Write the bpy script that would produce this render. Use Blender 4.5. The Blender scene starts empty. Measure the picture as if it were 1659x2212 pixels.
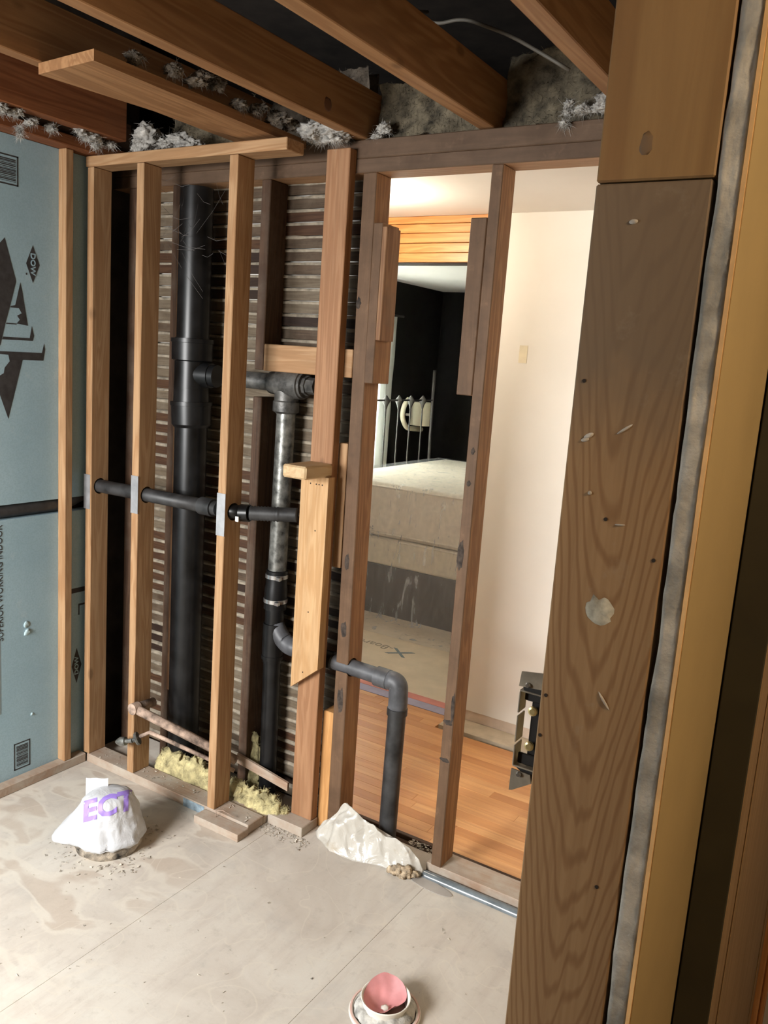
import bpy, bmesh, math, random
from math import sin, cos, pi, radians, sqrt
from mathutils import Vector, Matrix, noise
from mathutils.bvhtree import BVHTree

S = bpy.context.scene
COL = S.collection
rnd = random.Random(7)

# ------------------------------------------------------------------ camera
YAW, PITCH, ROLL, FPX = -0.54600878, 0.17695471, -0.07105455, 1807.4
CAM = Vector((0.0, 0.0, 1.76))
cy_, sy_ = cos(YAW), sin(YAW)
fwd = Vector((sy_*cos(PITCH), cy_*cos(PITCH), -sin(PITCH)))
rgt = Vector((cy_, -sy_, 0.0)); dwn = fwd.cross(rgt)
r2 = cos(ROLL)*rgt + sin(ROLL)*dwn; d2 = -sin(ROLL)*rgt + cos(ROLL)*dwn
cd = bpy.data.cameras.new('camera'); cam = bpy.data.objects.new('camera', cd); COL.objects.link(cam)
up = -d2; back = -fwd
cam.matrix_world = Matrix(((r2.x, up.x, back.x, CAM.x), (r2.y, up.y, back.y, CAM.y), (r2.z, up.z, back.z, CAM.z), (0, 0, 0, 1)))
cd.sensor_fit = 'VERTICAL'; cd.sensor_height = 36.0; cd.lens = FPX/2212.0*36.0
cd.clip_start = 0.05; cd.clip_end = 100
S.camera = cam

# ------------------------------------------------------------------ light and exposure
W = bpy.data.worlds.new('sky'); S.world = W; W.use_nodes = True
W.node_tree.nodes['Background'].inputs[0].default_value = (0.75, 0.87, 1.0, 1)
W.node_tree.nodes['Background'].inputs[1].default_value = 1.0
S.view_settings.view_transform = 'Standard'; S.view_settings.look = 'None'
S.view_settings.exposure = 0.0; S.view_settings.gamma = 1.0; S.view_settings.use_curve_mapping = False

def area(name, loc, target, sx, sy, power, col):
    l = bpy.data.lights.new(name, 'AREA'); l.shape = 'RECTANGLE'; l.size = sx; l.size_y = sy
    l.energy = power; l.color = col
    o = bpy.data.objects.new(name, l); COL.objects.link(o); o.location = loc
    o.rotation_euler = (Vector(target)-Vector(loc)).to_track_quat('-Z', 'Y').to_euler()
    return o
def point(name, loc, power, col, r):
    l = bpy.data.lights.new(name, 'POINT'); l.energy = power; l.color = col; l.shadow_soft_size = r
    o = bpy.data.objects.new(name, l); COL.objects.link(o); o.location = loc; return o
# daylight entering the bathroom window in the near wall, and the bedroom window
dl = area('bathroom_daylight', (-2.15, -1.16, 1.66), (-1.90, 1.45, 0.15), 1.20, 1.0, 158, (1.0, 0.99, 0.975))
dl.data.spread = radians(140)
area('bedroom_daylight', (-4.12, 5.5, 1.5), (-2.6, 5.6, 1.0), 1.3, 1.2, 300, (0.94, 0.98, 1.0))
point('landing_lamp_light', (-2.12, 3.08, 2.33), 21, (1.0, 0.88, 0.72), 0.07)
point('landing_second_lamp_light', (0.15, 3.06, 2.25), 13, (1.0, 0.87, 0.72), 0.10)  # added lamp, out of sight, to light the right sides of the studs
point('hall_lamp_light', (0.75, 0.32, 2.25), 38, (1.0, 0.80, 0.56), 0.10)

# ------------------------------------------------------------------ helpers: materials
def lin(c): return tuple(c)+(1.0,) if len(c) == 3 else c
class NT:
    def __init__(s, name):
        s.m = bpy.data.materials.new(name); s.m.use_nodes = True
        s.t = s.m.node_tree; s.n = s.t.nodes; s.b = s.n['Principled BSDF']; s.out = s.n['Material Output']
    def N(s, typ, **kw):
        n = s.n.new(typ)
        for k, v in kw.items(): setattr(n, k, v)
        return n
    def L(s, a, b): s.t.links.new(a, b)
    def coord(s, scale=(1, 1, 1), rand=True):
        tc = s.N('ShaderNodeTexCoord'); mp = s.N('ShaderNodeMapping'); mp.inputs['Scale'].default_value = scale
        if rand:
            oi = s.N('ShaderNodeObjectInfo'); ml = s.N('ShaderNodeMath', operation='MULTIPLY'); ml.inputs[1].default_value = 37.0
            s.L(oi.outputs['Random'], ml.inputs[0]); ad = s.N('ShaderNodeVectorMath', operation='ADD')
            s.L(tc.outputs['Object'], ad.inputs[0]); s.L(ml.outputs[0], ad.inputs[1]); s.L(ad.outputs[0], mp.inputs['Vector'])
        else: s.L(tc.outputs['Object'], mp.inputs['Vector'])
        return mp.outputs[0]
    def noise(s, vec, sc, det=4, rough=0.55, dist=0.0):
        n = s.N('ShaderNodeTexNoise'); n.inputs['Scale'].default_value = sc; n.inputs['Detail'].default_value = det
        n.inputs['Roughness'].default_value = rough; n.inputs['Distortion'].default_value = dist
        s.L(vec, n.inputs['Vector']); return n.outputs['Fac']
    def ramp(s, fac, stops):
        r = s.N('ShaderNodeValToRGB'); e = r.color_ramp.elements
        while len(e) < len(stops): e.new(0.5)
        for i, (p, c) in enumerate(stops):
            e[i].position = p; e[i].color = lin(c) if not isinstance(c, (int, float)) else (c, c, c, 1)
        s.L(fac, r.inputs[0]); return r.outputs[0]
    def mix(s, f, a, b, mode='MIX'):
        m = s.N('ShaderNodeMix', data_type='RGBA', blend_type=mode)
        for sock, v in ((m.inputs[0], f), (m.inputs[6], a), (m.inputs[7], b)):
            if hasattr(v, 'links'): s.L(v, sock)
            elif isinstance(v, (int, float)): sock.default_value = v
            else: sock.default_value = lin(v)
        return m.outputs[2]
    def math(s, op, a, b=None):
        m = s.N('ShaderNodeMath', operation=op)
        for i, v in enumerate((a, b)):
            if v is None: continue
            if hasattr(v, 'links'): s.L(v, m.inputs[i])
            else: m.inputs[i].default_value = v
        return m.outputs[0]
    def bump(s, h, strength=0.2, dist=0.002):
        b = s.N('ShaderNodeBump'); b.inputs['Strength'].default_value = strength; b.inputs['Distance'].default_value = dist
        s.L(h, b.inputs['Height']); s.L(b.outputs[0], s.b.inputs['Normal'])
    def col(s, c):
        if hasattr(c, 'links'): s.L(c, s.b.inputs['Base Color'])
        else: s.b.inputs['Base Color'].default_value = lin(c)
    def rough(s, r): s.b.inputs['Roughness'].default_value = r

def plain(name, c, rough=0.6, metal=0.0, var=0.12, sc=9.0, bump=0.0, spec=0.5):
    t = NT(name); v = t.coord()
    f = t.noise(v, sc, 5)
    lo = tuple(x*(1-var*1.6) for x in c); hi = tuple(min(1, x*(1+var*1.3)) for x in c)
    t.col(t.ramp(f, [(0.3, lo), (0.7, hi)])); t.rough(rough); t.b.inputs['Metallic'].default_value = metal
    t.b.inputs['Specular IOR Level'].default_value = spec
    if bump: t.bump(t.noise(v, sc*6, 6), bump, 0.003)
    return t.m

def wood(name, base, dark, axis='z', dirt=0.0, dirtcol=(0.30, 0.25, 0.20), rough=0.65, grain=1.0, knots=0.6, bump=0.12, spec=0.25, front=None):
    t = NT(name); sq = 0.07
    sc = {'x': (sq, 1, 1), 'y': (1, sq, 1), 'z': (1, 1, sq)}[axis]
    v = t.coord(sc); v2 = t.coord((1, 1, 1))
    g = t.noise(v, 60*grain, 6, 0.65, 0.5)           # fine grain
    g2 = t.noise(v, 14*grain, 3, 0.5, 1.3)           # growth rings
    rings = t.math('SINE', t.math('MULTIPLY', g2, 42.0))
    rings = t.math('MULTIPLY_ADD', rings, 0.5); rings.node.inputs[2].default_value = 0.5
    c = t.mix(t.ramp(rings, [(0.15, 0.0), (0.95, 0.75)]), dark, base)
    c = t.mix(t.ramp(g, [(0.35, 0.40), (0.6, 0.0)]), c, tuple(x*0.62 for x in dark))
    bl = t.noise(v2, 3.0, 3)
    c = t.mix(t.ramp(bl, [(0.3, 0.35), (0.62, 0.0)]), c, tuple(x*0.72 for x in base))
    if knots:
        vo = t.N('ShaderNodeTexVoronoi'); vo.inputs['Scale'].default_value = 4.5
        k3 = {'x': (.5, 1, 1), 'y': (1, .5, 1), 'z': (1, 1, .5)}[axis]
        t.L(t.coord(k3), vo.inputs['Vector'])
        c = t.mix(t.ramp(vo.outputs['Distance'], [(0.035, knots), (0.075, 0.0)]), c, tuple(x*0.35 for x in dark))
    if dirt:
        d = t.noise(v2, 7.0, 6, 0.65)
        c = t.mix(t.ramp(d, [(0.62-0.35*dirt, 0.0), (0.80-0.2*dirt, min(1, dirt*1.2))]), c, dirtcol)
    if front:      # stained front darker; landing light on sides and underside painted as paler wood
        tc = t.N('ShaderNodeTexCoord'); sx = t.N('ShaderNodeSeparateXYZ'); t.L(tc.outputs['Normal'], sx.inputs[0])
        f = t.math('GREATER_THAN', t.math('MULTIPLY', sx.outputs[1], -1.0), 0.6)
        fc = t.mix(t.ramp(t.noise(v2, 9.0, 6, 0.65), [(0.4, 0.0), (0.7, 0.8)]), front, tuple(x*0.45 for x in front))
        fc = t.mix(t.ramp(t.noise(v2, 21.0, 4, 0.6), [(0.60, 0.0), (0.75, 0.5)]), fc, tuple(x*1.9 for x in front))
        fc = t.mix(t.ramp(g, [(0.3, 0.5), (0.6, 0.0)]), fc, tuple(x*0.6 for x in front))
        c = t.mix(t.math('MULTIPLY', f, 0.88), c, fc)
    t.col(c); t.rough(rough); t.b.inputs['Specular IOR Level'].default_value = spec
    t.bump(g, bump, 0.002)
    return t.m

M = {}
for ax in 'xyz':
    M['fir_'+ax] = wood('fir_stud_'+ax, (0.45, 0.28, 0.15), (0.33, 0.18, 0.085), ax)
    M['old_'+ax] = wood('old_timber_'+ax, (0.30, 0.165, 0.085), (0.19, 0.092, 0.045), ax, dirt=0.35, dirtcol=(0.13, 0.095, 0.07))
    M['dark_'+ax] = wood('dark_timber_'+ax, (0.105, 0.058, 0.034), (0.06, 0.032, 0.019), ax, dirt=0.45, dirtcol=(0.13, 0.10, 0.075))
    M['joist_'+ax] = wood('joist_wood_'+ax, (0.36, 0.19, 0.085), (0.25, 0.12, 0.05), ax, dirt=0.2, dirtcol=(0.20, 0.12, 0.06), grain=0.7)
M['fir_brown'] = wood('fir_brown_z', (0.37, 0.20, 0.105), (0.28, 0.135, 0.065), 'z')
M['pine_z'] = wood('pale_pine_z', (0.55, 0.35, 0.18), (0.44, 0.25, 0.11), 'z', knots=0.35)
M['pine_y'] = wood('pale_pine_y', (0.60, 0.44, 0.26), (0.50, 0.33, 0.17), 'y', knots=0.0)
M['red_joist'] = wood('reddish_joist', (0.26, 0.10, 0.04), (0.17, 0.055, 0.02), 'y', dirt=0.25, dirtcol=(0.13, 0.07, 0.04))
M['oldface'] = wood('plaster_stained_stud', (0.38, 0.20, 0.092), (0.24, 0.115, 0.05), 'z', dirt=0.35, dirtcol=(0.17, 0.10, 0.055), front=(0.115, 0.068, 0.040))  # sides paler than the stained front to carry the landing light
M['oldplate'] = wood('plaster_stained_plate', (0.42, 0.24, 0.125), (0.31, 0.16, 0.075), 'x', dirt=0.2, dirtcol=(0.20, 0.12, 0.06), front=(0.085, 0.055, 0.037))  # paler underside has the light bounced from the landing in its colour
M['orange_z'] = wood('orange_block', (0.60, 0.33, 0.13), (0.50, 0.25, 0.09), 'z', knots=0.2)
M['plate_dusty'] = wood('dusty_sill', (0.40, 0.30, 0.22), (0.34, 0.22, 0.15), 'x', dirt=0.75, dirtcol=(0.42, 0.37, 0.31), knots=0.2)
M['header_orange'] = wood('orange_header_board', (0.74, 0.36, 0.12), (0.56, 0.225, 0.06), 'x', knots=0.5, rough=0.4, spec=0.5)
M['lath_brown'] = wood('lath_brown', (0.085, 0.042, 0.02), (0.05, 0.022, 0.011), 'x', knots=0, grain=1.5)
M['lath_dark'] = wood('lath_dark', (0.035, 0.019, 0.011), (0.022, 0.011, 0.007), 'x', knots=0, grain=1.5)
M['lath_grey'] = wood('lath_dusty_grey', (0.155, 0.12, 0.08), (0.10, 0.072, 0.046), 'x', knots=0, dirt=0.5, dirtcol=(0.185, 0.15, 0.11), grain=1.5)
M['lath_mid'] = wood('lath_dusty', (0.10, 0.065, 0.04), (0.06, 0.037, 0.022), 'x', knots=0, dirt=0.6, dirtcol=(0.13, 0.10, 0.07), grain=1.5)
M['plaster'] = plain('plaster_grey', (0.40, 0.37, 0.32), 0.95, var=0.35, sc=22, bump=0.6)
M['plaster_key'] = plain('plaster_key', (0.26, 0.22, 0.165), 0.95, var=0.3, sc=30, bump=0.4)
M['black_abs'] = plain('black_plastic_pipe', (0.0065, 0.0066, 0.007), 0.34, var=0.5, sc=12, spec=0.35)
M['dusty_abs'] = plain('dusty_black_pipe', (0.026, 0.0255, 0.026), 0.5, var=0.5, sc=16)
M['grey_pvc'] = plain('grey_dusty_pipe', (0.070, 0.071, 0.077), 0.5, var=0.35, sc=14)
M['iron'] = plain('grey_iron_pipe', (0.085, 0.082, 0.076), 0.45, metal=0.35, var=0.5, sc=26, bump=0.25)
M['galv'] = plain('galvanised_pipe', (0.19, 0.19, 0.175), 0.35, metal=0.6, var=0.5, sc=30, bump=0.15)
M['steel'] = plain('zinc_steel', (0.42, 0.42, 0.43), 0.45, metal=0.55, var=0.15, sc=20)
M['chrome'] = plain('bright_steel', (0.62, 0.62, 0.62), 0.25, metal=0.9, var=0.1)
M['box_steel'] = plain('dull_box_steel', (0.34, 0.29, 0.22), 0.4, metal=0.25, var=0.25, sc=30)
M['brass'] = plain('brass_screw', (0.75, 0.60, 0.28), 0.3, metal=0.7, var=0.1)
M['black'] = plain('black_plastic', (0.016, 0.014, 0.013), 0.5)
M['rust'] = plain('rusty_pipe', (0.36, 0.26, 0.20), 0.85, var=0.45, sc=30, bump=0.4)
M['ink'] = plain('dark_ink', (0.035, 0.034, 0.036), 0.6, var=0.25, sc=40)
M['ink_grey'] = plain('grey_ink', (0.20, 0.24, 0.25), 0.6)
M['white_wall'] = plain('white_painted_wall', (0.80, 0.765, 0.70), 0.8, var=0.02, sc=3)
M['white_ceiling'] = plain('white_ceiling_paint', (0.80, 0.765, 0.71), 0.85, var=0.02, sc=3)
M['pink_plaster'] = plain('pinkish_bare_plaster', (0.66, 0.53, 0.42), 0.9, var=0.1)
M['tan_strip'] = plain('tan_subfloor', (0.50, 0.42, 0.31), 0.9, var=0.12, sc=12)
M['dark_wall'] = plain('near_black_wall_paint', (0.010, 0.0085, 0.0075), 0.85, var=0.15, spec=0.15)
M['brown_floor_paper'] = plain('brown_floor_paper', (0.70, 0.57, 0.42), 0.85, var=0.06, sc=6)
M['purple_tape'] = plain('purple_masking_tape', (0.36, 0.33, 0.45), 0.7, var=0.1)
M['red_tape'] = plain('red_tape', (0.60, 0.20, 0.15), 0.5, var=0.1)
M['mattress'] = plain('beige_mattress_fabric', (0.82, 0.72, 0.58), 0.9, var=0.06, sc=30)
M['boxspring'] = plain('cream_box_spring_fabric', (0.76, 0.67, 0.51), 0.9, var=0.06, sc=30)
M['bed_dark'] = plain('dark_bed_frame', (0.03, 0.019, 0.014), 0.6, var=0.2)
M['iron_black'] = plain('black_iron', (0.045, 0.038, 0.033), 0.5)
M['cream_shade'] = plain('cream_lamp_shade', (0.72, 0.66, 0.50), 0.6, var=0.04)
M['wool_white'] = plain('white_loose_insulation', (0.36, 0.34, 0.31), 1.0, var=0.3, sc=40)
M['wool_grey'] = plain('grey_brown_mineral_wool', (0.115, 0.094, 0.062), 1.0, var=0.5, sc=22, bump=0.8)
M['wool_yellow'] = plain('yellow_mineral_wool', (0.43, 0.37, 0.19), 1.0, var=0.35, sc=30, bump=0.8)
M['fur_grey'] = plain('dusty_wool', (0.13, 0.105, 0.08), 1.0, var=0.5, sc=25, bump=0.8)
M['cable'] = plain('grey_cable', (0.10, 0.088, 0.07), 0.6)
M['yellow_wall'] = plain('yellow_wall_paint', (0.36, 0.255, 0.11), 0.75, var=0.05, sc=5, bump=0.08)
M['orange_edge'] = plain('orange_paint_edge', (0.90, 0.50, 0.19), 0.7, var=0.1, sc=30)
M['door_brown'] = wood('brown_door_wood', (0.36, 0.23, 0.12), (0.28, 0.17, 0.08), 'z', knots=0, grain=0.8, rough=0.5)
M['door_edge'] = plain('dark_olive_door_edge', (0.035, 0.028, 0.012), 0.6, var=0.15)  # shade on the near edge of the door is put into this dark colour
M['casing'] = wood('orange_door_casing', (0.62, 0.30, 0.11), (0.46, 0.19, 0.06), 'z', knots=0, rough=0.4)
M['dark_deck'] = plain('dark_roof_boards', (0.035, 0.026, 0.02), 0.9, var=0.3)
M['sheathing'] = plain('dark_wall_sheathing', (0.05, 0.04, 0.034), 0.9, var=0.3)
M['grey_smear'] = plain('grey_sealant', (0.36, 0.33, 0.30), 0.7, var=0.1)
M['blue_seal'] = plain('blue_grey_sill_seal', (0.15, 0.175, 0.19), 0.2, var=0.2, sc=20)
M['blue_paint'] = plain('worn_blue_paint', (0.24, 0.31, 0.36), 0.7, var=0.3, sc=40)
M['white_plastic'] = plain('white_pipe_plastic', (0.74, 0.70, 0.62), 0.5, var=0.06)
M['grout'] = plain('grey_grout_residue', (0.47, 0.45, 0.41), 0.95, var=0.4, sc=30, bump=0.7)
M['pink_film'] = plain('pink_rubber_film', (0.60, 0.25, 0.25), 0.45, var=0.16, sc=14)
M['concrete'] = plain('crusty_pipe_stub', (0.33, 0.28, 0.22), 0.95, var=0.6, sc=24, bump=0.9)
M['purple_ink'] = plain('purple_ink', (0.30, 0.20, 0.62), 0.5, var=0.1)
M['white_tag'] = plain('white_label', (0.75, 0.75, 0.72), 0.6)
M['stain'] = plain('dried_joint_compound', (0.42, 0.39, 0.31), 0.85, var=0.35, sc=60)
M['stain_dark'] = plain('dark_wood_stain', (0.045, 0.032, 0.024), 0.9, var=0.5, sc=60)
M['streak'] = plain('white_scuff', (0.48, 0.43, 0.37), 0.8, var=0.2)
M['debris'] = plain('plaster_crumbs', (0.46, 0.41, 0.34), 0.95, var=0.4, sc=50)
M['nailhole'] = plain('nail_hole', (0.02, 0.012, 0.008), 0.9)
M['window_frame'] = plain('white_window_frame', (0.75, 0.75, 0.73), 0.5, var=0.03)

def m_foam():
    t = NT('blue_foam_board'); v = t.coord((1, 1, 1), False)
    c = t.ramp(t.noise(v, 3, 4), [(0.3, (0.275, 0.41, 0.485)), (0.7, (0.34, 0.48, 0.555))])
    sp = t.noise(v, 9, 7, 0.7); c = t.mix(t.ramp(sp, [(0.60, 0.0), (0.76, 0.5)]), c, (0.50, 0.58, 0.60))
    c = t.mix(t.ramp(t.noise(v, 160, 2), [(0.35, 0.22), (0.6, 0.0)]), c, (0.17, 0.27, 0.31))
    t.col(c); t.rough(0.6); t.bump(t.noise(v, 120, 3), 0.12, 0.001); return t.m
M['foam'] = m_foam()

def m_ply():
    t = NT('dusty_plywood_floor'); v = t.coord((1, 1, 1), False)
    n1 = t.noise(v, 2.6, 5, 0.6, 0.8)
    c = t.ramp(n1, [(0.28, (0.45, 0.395, 0.34)), (0.5, (0.54, 0.49, 0.43)), (0.72, (0.59, 0.555, 0.495))])
    vs = t.coord((3.2, 0.5, 1), False); n2 = t.noise(vs, 7.0, 6, 0.65)
    c = t.mix(t.ramp(n2, [(0.5, 0.0), (0.72, 0.5)]), c, (0.42, 0.36, 0.315))
    n3 = t.noise(v, 26, 6, 0.7); c = t.mix(t.ramp(n3, [(0.54, 0.0), (0.76, 0.45)]), c, (0.33, 0.29, 0.25))
    n6 = t.noise(v, 5.5, 5, 0.6); c = t.mix(t.ramp(n6, [(0.55, 0.0), (0.75, 0.4)]), c, (0.36, 0.345, 0.325))
    # worn zone on the left: tan wood islands ringed by pale filler
    sx = t.N('ShaderNodeSeparateXYZ'); t.L(v, sx.inputs[0])
    zone = t.ramp(t.math('MULTIPLY_ADD', sx.outputs[0], -1.0), [(0.0, 0.0), (1.0, 1.0)])
    za = t.math('SUBTRACT', t.math('MULTIPLY', sx.outputs[0], -1.0), 1.72)
    za = t.math('MULTIPLY', za, 5.0); zc = t.N('ShaderNodeClamp'); t.L(za, zc.inputs[0])
    n4 = t.noise(t.coord((1.25, 2.2, 1), False), 3.0, 3, 0.45, 0.5)
    isl = t.ramp(n4, [(0.54, 0.0), (0.58, 0.42)]); rim = t.ramp(n4, [(0.48, 0.0), (0.515, 0.55), (0.545, 0.55), (0.57, 0.0)])
    c = t.mix(t.math('MULTIPLY', rim, zc.outputs[0]), c, (0.62, 0.57, 0.49))
    c = t.mix(t.math('MULTIPLY', isl, zc.outputs[0]), c, (0.43, 0.335, 0.255))
    # thin scraped arcs
    n5 = t.noise(v, 4.2, 1, 0.3, 1.5); arc = t.ramp(n5, [(0.485, 0.0), (0.5, 0.45), (0.515, 0.0)])
    c = t.mix(arc, c, (0.60, 0.545, 0.46))
    t.col(c); t.rough(0.9); t.b.inputs['Specular IOR Level'].default_value = 0.2
    t.bump(t.noise(v, 40, 6, 0.7), 0.25, 0.002); return t.m
M['ply'] = m_ply()

def m_hard():
    t = NT('orange_hardwood'); v = t.coord((0.06, 1, 1)); oi = t.N('ShaderNodeObjectInfo')
    g = t.noise(v, 46, 5, 0.6, 0.6)
    c = t.ramp(oi.outputs['Random'], [(0.0, (0.50, 0.215, 0.07)), (0.5, (0.60, 0.28, 0.10)), (1.0, (0.70, 0.37, 0.15))])
    c = t.mix(t.ramp(g, [(0.32, 0.45), (0.62, 0.0)]), c, (0.38, 0.15, 0.05))
    t.col(c); t.rough(0.42); t.bump(g, 0.06, 0.001); return t.m
M['hardwood'] = m_hard()

def m_post(weathered_above):
    t = NT('cathedral_grain_stud'); tc = t.N('ShaderNodeTexCoord'); sx = t.N('ShaderNodeSeparateXYZ'); t.L(tc.outputs['Object'], sx.inputs[0])
    v = t.coord((1, 1, 0.12), False); v1 = t.coord((1, 1, 1), False)
    wob = t.noise(v, 16, 3, 0.5, 0.4)
    xx = t.math('ADD', sx.outputs[0], 0.212); x2 = t.math('MULTIPLY', xx, xx)
    arg = t.math('ADD', t.math('MULTIPLY', sx.outputs[2], 3.1), t.math('MULTIPLY', x2, -260.0))
    arg = t.math('ADD', arg, t.math('MULTIPLY', wob, 0.95))
    s = t.math('SINE', t.math('MULTIPLY', arg, 40.0))
    c = t.mix(t.ramp(s, [(0.1, 0.0), (1.0, 0.75)]), (0.31, 0.19, 0.095), (0.205, 0.11, 0.05))
    g = t.noise(t.coord((1, 1, 0.03), False), 150, 4, 0.6)
    c = t.mix(t.ramp(g, [(0.3, 0.35), (0.6, 0.0)]), c, (0.16, 0.08, 0.035))
    zw = t.math('ADD', sx.outputs[2], t.math('MULTIPLY', t.noise(v1, 12, 4), 0.16))
    wf = t.ramp(zw, [(0.0, 0.0), (1.0, 1.0)]); cr = wf.node.color_ramp
    mp = t.N('ShaderNodeMapRange'); mp.inputs['From Min'].default_value = weathered_above; mp.inputs['From Max'].default_value = weathered_above+0.12
    t.L(zw, mp.inputs['Value'])
    c = t.mix(t.math('MULTIPLY', mp.outputs[0], 0.8), c, (0.155, 0.115, 0.08))
    d = t.noise(v1, 26, 5, 0.7); c = t.mix(t.ramp(d, [(0.60, 0.0), (0.8, 0.35)]), c, (0.32, 0.26, 0.19))
    t.col(c); t.rough(0.75); t.b.inputs['Specular IOR Level'].default_value = 0.2; t.bump(g, 0.12, 0.001); return t.m
M['post'] = m_post(1.74)
M['post_top'] = wood('golden_header_wood', (0.30, 0.18, 0.075), (0.23, 0.125, 0.05), 'z', grain=0.5, knots=0.6)

def m_sheet(name, c, tr, rough, alpha=1.0, sc=14, stain=None):
    t = NT(name); v = t.coord(); t.rough(rough)
    t.col(t.mix(t.ramp(t.noise(v, 9, 5, 0.65, 0.6), [(0.60, 0.0), (0.76, 0.75)]), c, stain) if stain else c)
    n = t.noise(v, sc, 5, 0.6, 1.2); t.bump(n, 0.5, 0.01)
    t.b.inputs['Specular IOR Level'].default_value = 0.6
    if tr:
        tl = t.N('ShaderNodeBsdfTranslucent'); tl.inputs[0].default_value = lin(c); mx = t.N('ShaderNodeMixShader'); mx.inputs[0].default_value = tr
        t.L(t.b.outputs[0], mx.inputs[1]); t.L(tl.outputs[0], mx.inputs[2]); t.L(mx.outputs[0], t.out.inputs[0])
    if alpha < 1: t.b.inputs['Alpha'].default_value = alpha
    return t.m
M['bag'] = m_sheet('white_bag_plastic', (0.57, 0.58, 0.60), 0.1, 0.35)
M['sheet'] = m_sheet('cream_crumpled_sheet', (0.52, 0.49, 0.435), 0.06, 0.26, stain=(0.36, 0.27, 0.17))
M['curtain'] = m_sheet('sheer_white_curtain', (0.85, 0.86, 0.82), 0.6, 0.8)

def m_film():
    t = NT('clear_plastic_film'); v = t.coord((1, 1, 1), False)
    n = t.noise(v, 7, 5, 0.6, 2.0); t.bump(n, 0.35, 0.02)
    t.col((0.97, 0.97, 0.97)); t.rough(0.22)
    wr = t.noise(t.coord((2.2, 2.2, 0.5), False), 5, 4, 0.6, 1.8)
    a = t.ramp(wr, [(0.40, 0.16), (0.58, 0.22), (0.74, 0.55)])
    t.L(a, t.b.inputs['Alpha']); return t.m
M['film'] = m_film()

def m_glass():
    t = NT('window_glass'); t.col((1, 1, 1)); t.rough(0.0); t.b.inputs['Alpha'].default_value = 0.08; return t.m
M['glass'] = m_glass()
def m_emit(name, c, s):
    t = NT(name); t.b.inputs['Emission Color'].default_value = lin(c); t.b.inputs['Emission Strength'].default_value = s; t.col(c); return t.m
M['lamp_globe'] = m_emit('lit_lamp_globe', (1.0, 0.80, 0.55), 6.0)

# ------------------------------------------------------------------ helpers: objects
def put(name, verts, faces, mat, parent=None, smooth=False, origin=None):
    me = bpy.data.meshes.new(name)
    vs = [Vector(v) for v in verts]
    if origin is None:
        lo = Vector((min(v.x for v in vs), min(v.y for v in vs), min(v.z for v in vs))); hi = Vector((max(v.x for v in vs), max(v.y for v in vs), max(v.z for v in vs)))
        origin = Vector(((lo.x+hi.x)/2, (lo.y+hi.y)/2, lo.z))
    origin = Vector(origin)
    me.from_pydata([v-origin for v in vs], [], faces); me.update()
    if mat is not None: me.materials.append(mat)
    if smooth:
        for p in me.polygons: p.use_smooth = True
    o = bpy.data.objects.new(name, me); COL.objects.link(o); o.location = origin; o['wo'] = list(origin)
    if parent is not None: o.parent = parent; o.location = origin-Vector(parent['wo'])
    return o
def tag(o, label, cat, group=None, kind=None):
    o['label'] = label; o['category'] = cat
    if group: o['group'] = group
    if kind: o['kind'] = kind
    return o
def struct(o): o['kind'] = 'structure'; return o
def empty(name, loc, label=None, cat=None, group=None):
    o = bpy.data.objects.new(name, None); COL.objects.link(o); o.location = loc; o['wo'] = list(loc); o.empty_display_size = 0.05
    if label: tag(o, label, cat, group)
    return o
def boxgeo(x0, x1, y0, y1, z0, z1, bev=0.002, lean=(0, 0)):
    bm = bmesh.new()
    vs = [bm.verts.new((x+(lean[0] if z == z1 else 0), y+(lean[1] if z == z1 else 0), z)) for z in (z0, z1) for y in (y0, y1) for x in (x0, x1)]
    for f in ((0, 2, 3, 1), (4, 5, 7, 6), (0, 1, 5, 4), (2, 6, 7, 3), (0, 4, 6, 2), (1, 3, 7, 5)): bm.faces.new([vs[i] for i in f])
    if bev: bmesh.ops.bevel(bm, geom=bm.edges[:], offset=bev, segments=1, affect='EDGES')
    v = [tuple(q.co) for q in bm.verts]; bm.verts.index_update(); f = [[q.index for q in p.verts] for p in bm.faces]; bm.free()
    return v, f
def box(name, x0, x1, y0, y1, z0, z1, mat, parent=None, bev=0.002, lean=(0, 0)):
    v, f = boxgeo(x0, x1, y0, y1, z0, z1, bev, lean); return put(name, v, f, mat, parent)
def boxes(name, lst, mat, parent=None, bev=0.0):
    V, F = [], []
    for b in lst:
        v, f = boxgeo(*b, bev=bev); n = len(V); V += v; F += [[i+n for i in q] for q in f]
    return put(name, V, F, mat, parent)
def prism(name, poly, axis, a, b, mat, parent=None):
    """poly in the two other axes (in xyz order), extruded from a to b along axis"""
    n = len(poly)
    def P(p, t):
        return {'x': (t, p[0], p[1]), 'y': (p[0], t, p[1]), 'z': (p[0], p[1], t)}[axis]
    V = [P(p, a) for p in poly]+[P(p, b) for p in poly]
    F = [list(range(n))[::-1], list(range(n, 2*n))]+[[i, (i+1) % n, n+(i+1) % n, n+i] for i in range(n)]
    o = put(name, V, F, mat, parent)
    bm = bmesh.new(); bm.from_mesh(o.data); bmesh.ops.recalc_face_normals(bm, faces=bm.faces[:]); bm.to_mesh(o.data); bm.free(); return o
def frame_of(t):
    t = t.normalized(); a = Vector((0, 0, 1)) if abs(t.z) < 0.9 else Vector((1, 0, 0))
    u = t.cross(a).normalized(); return u, t.cross(u).normalized()
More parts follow.
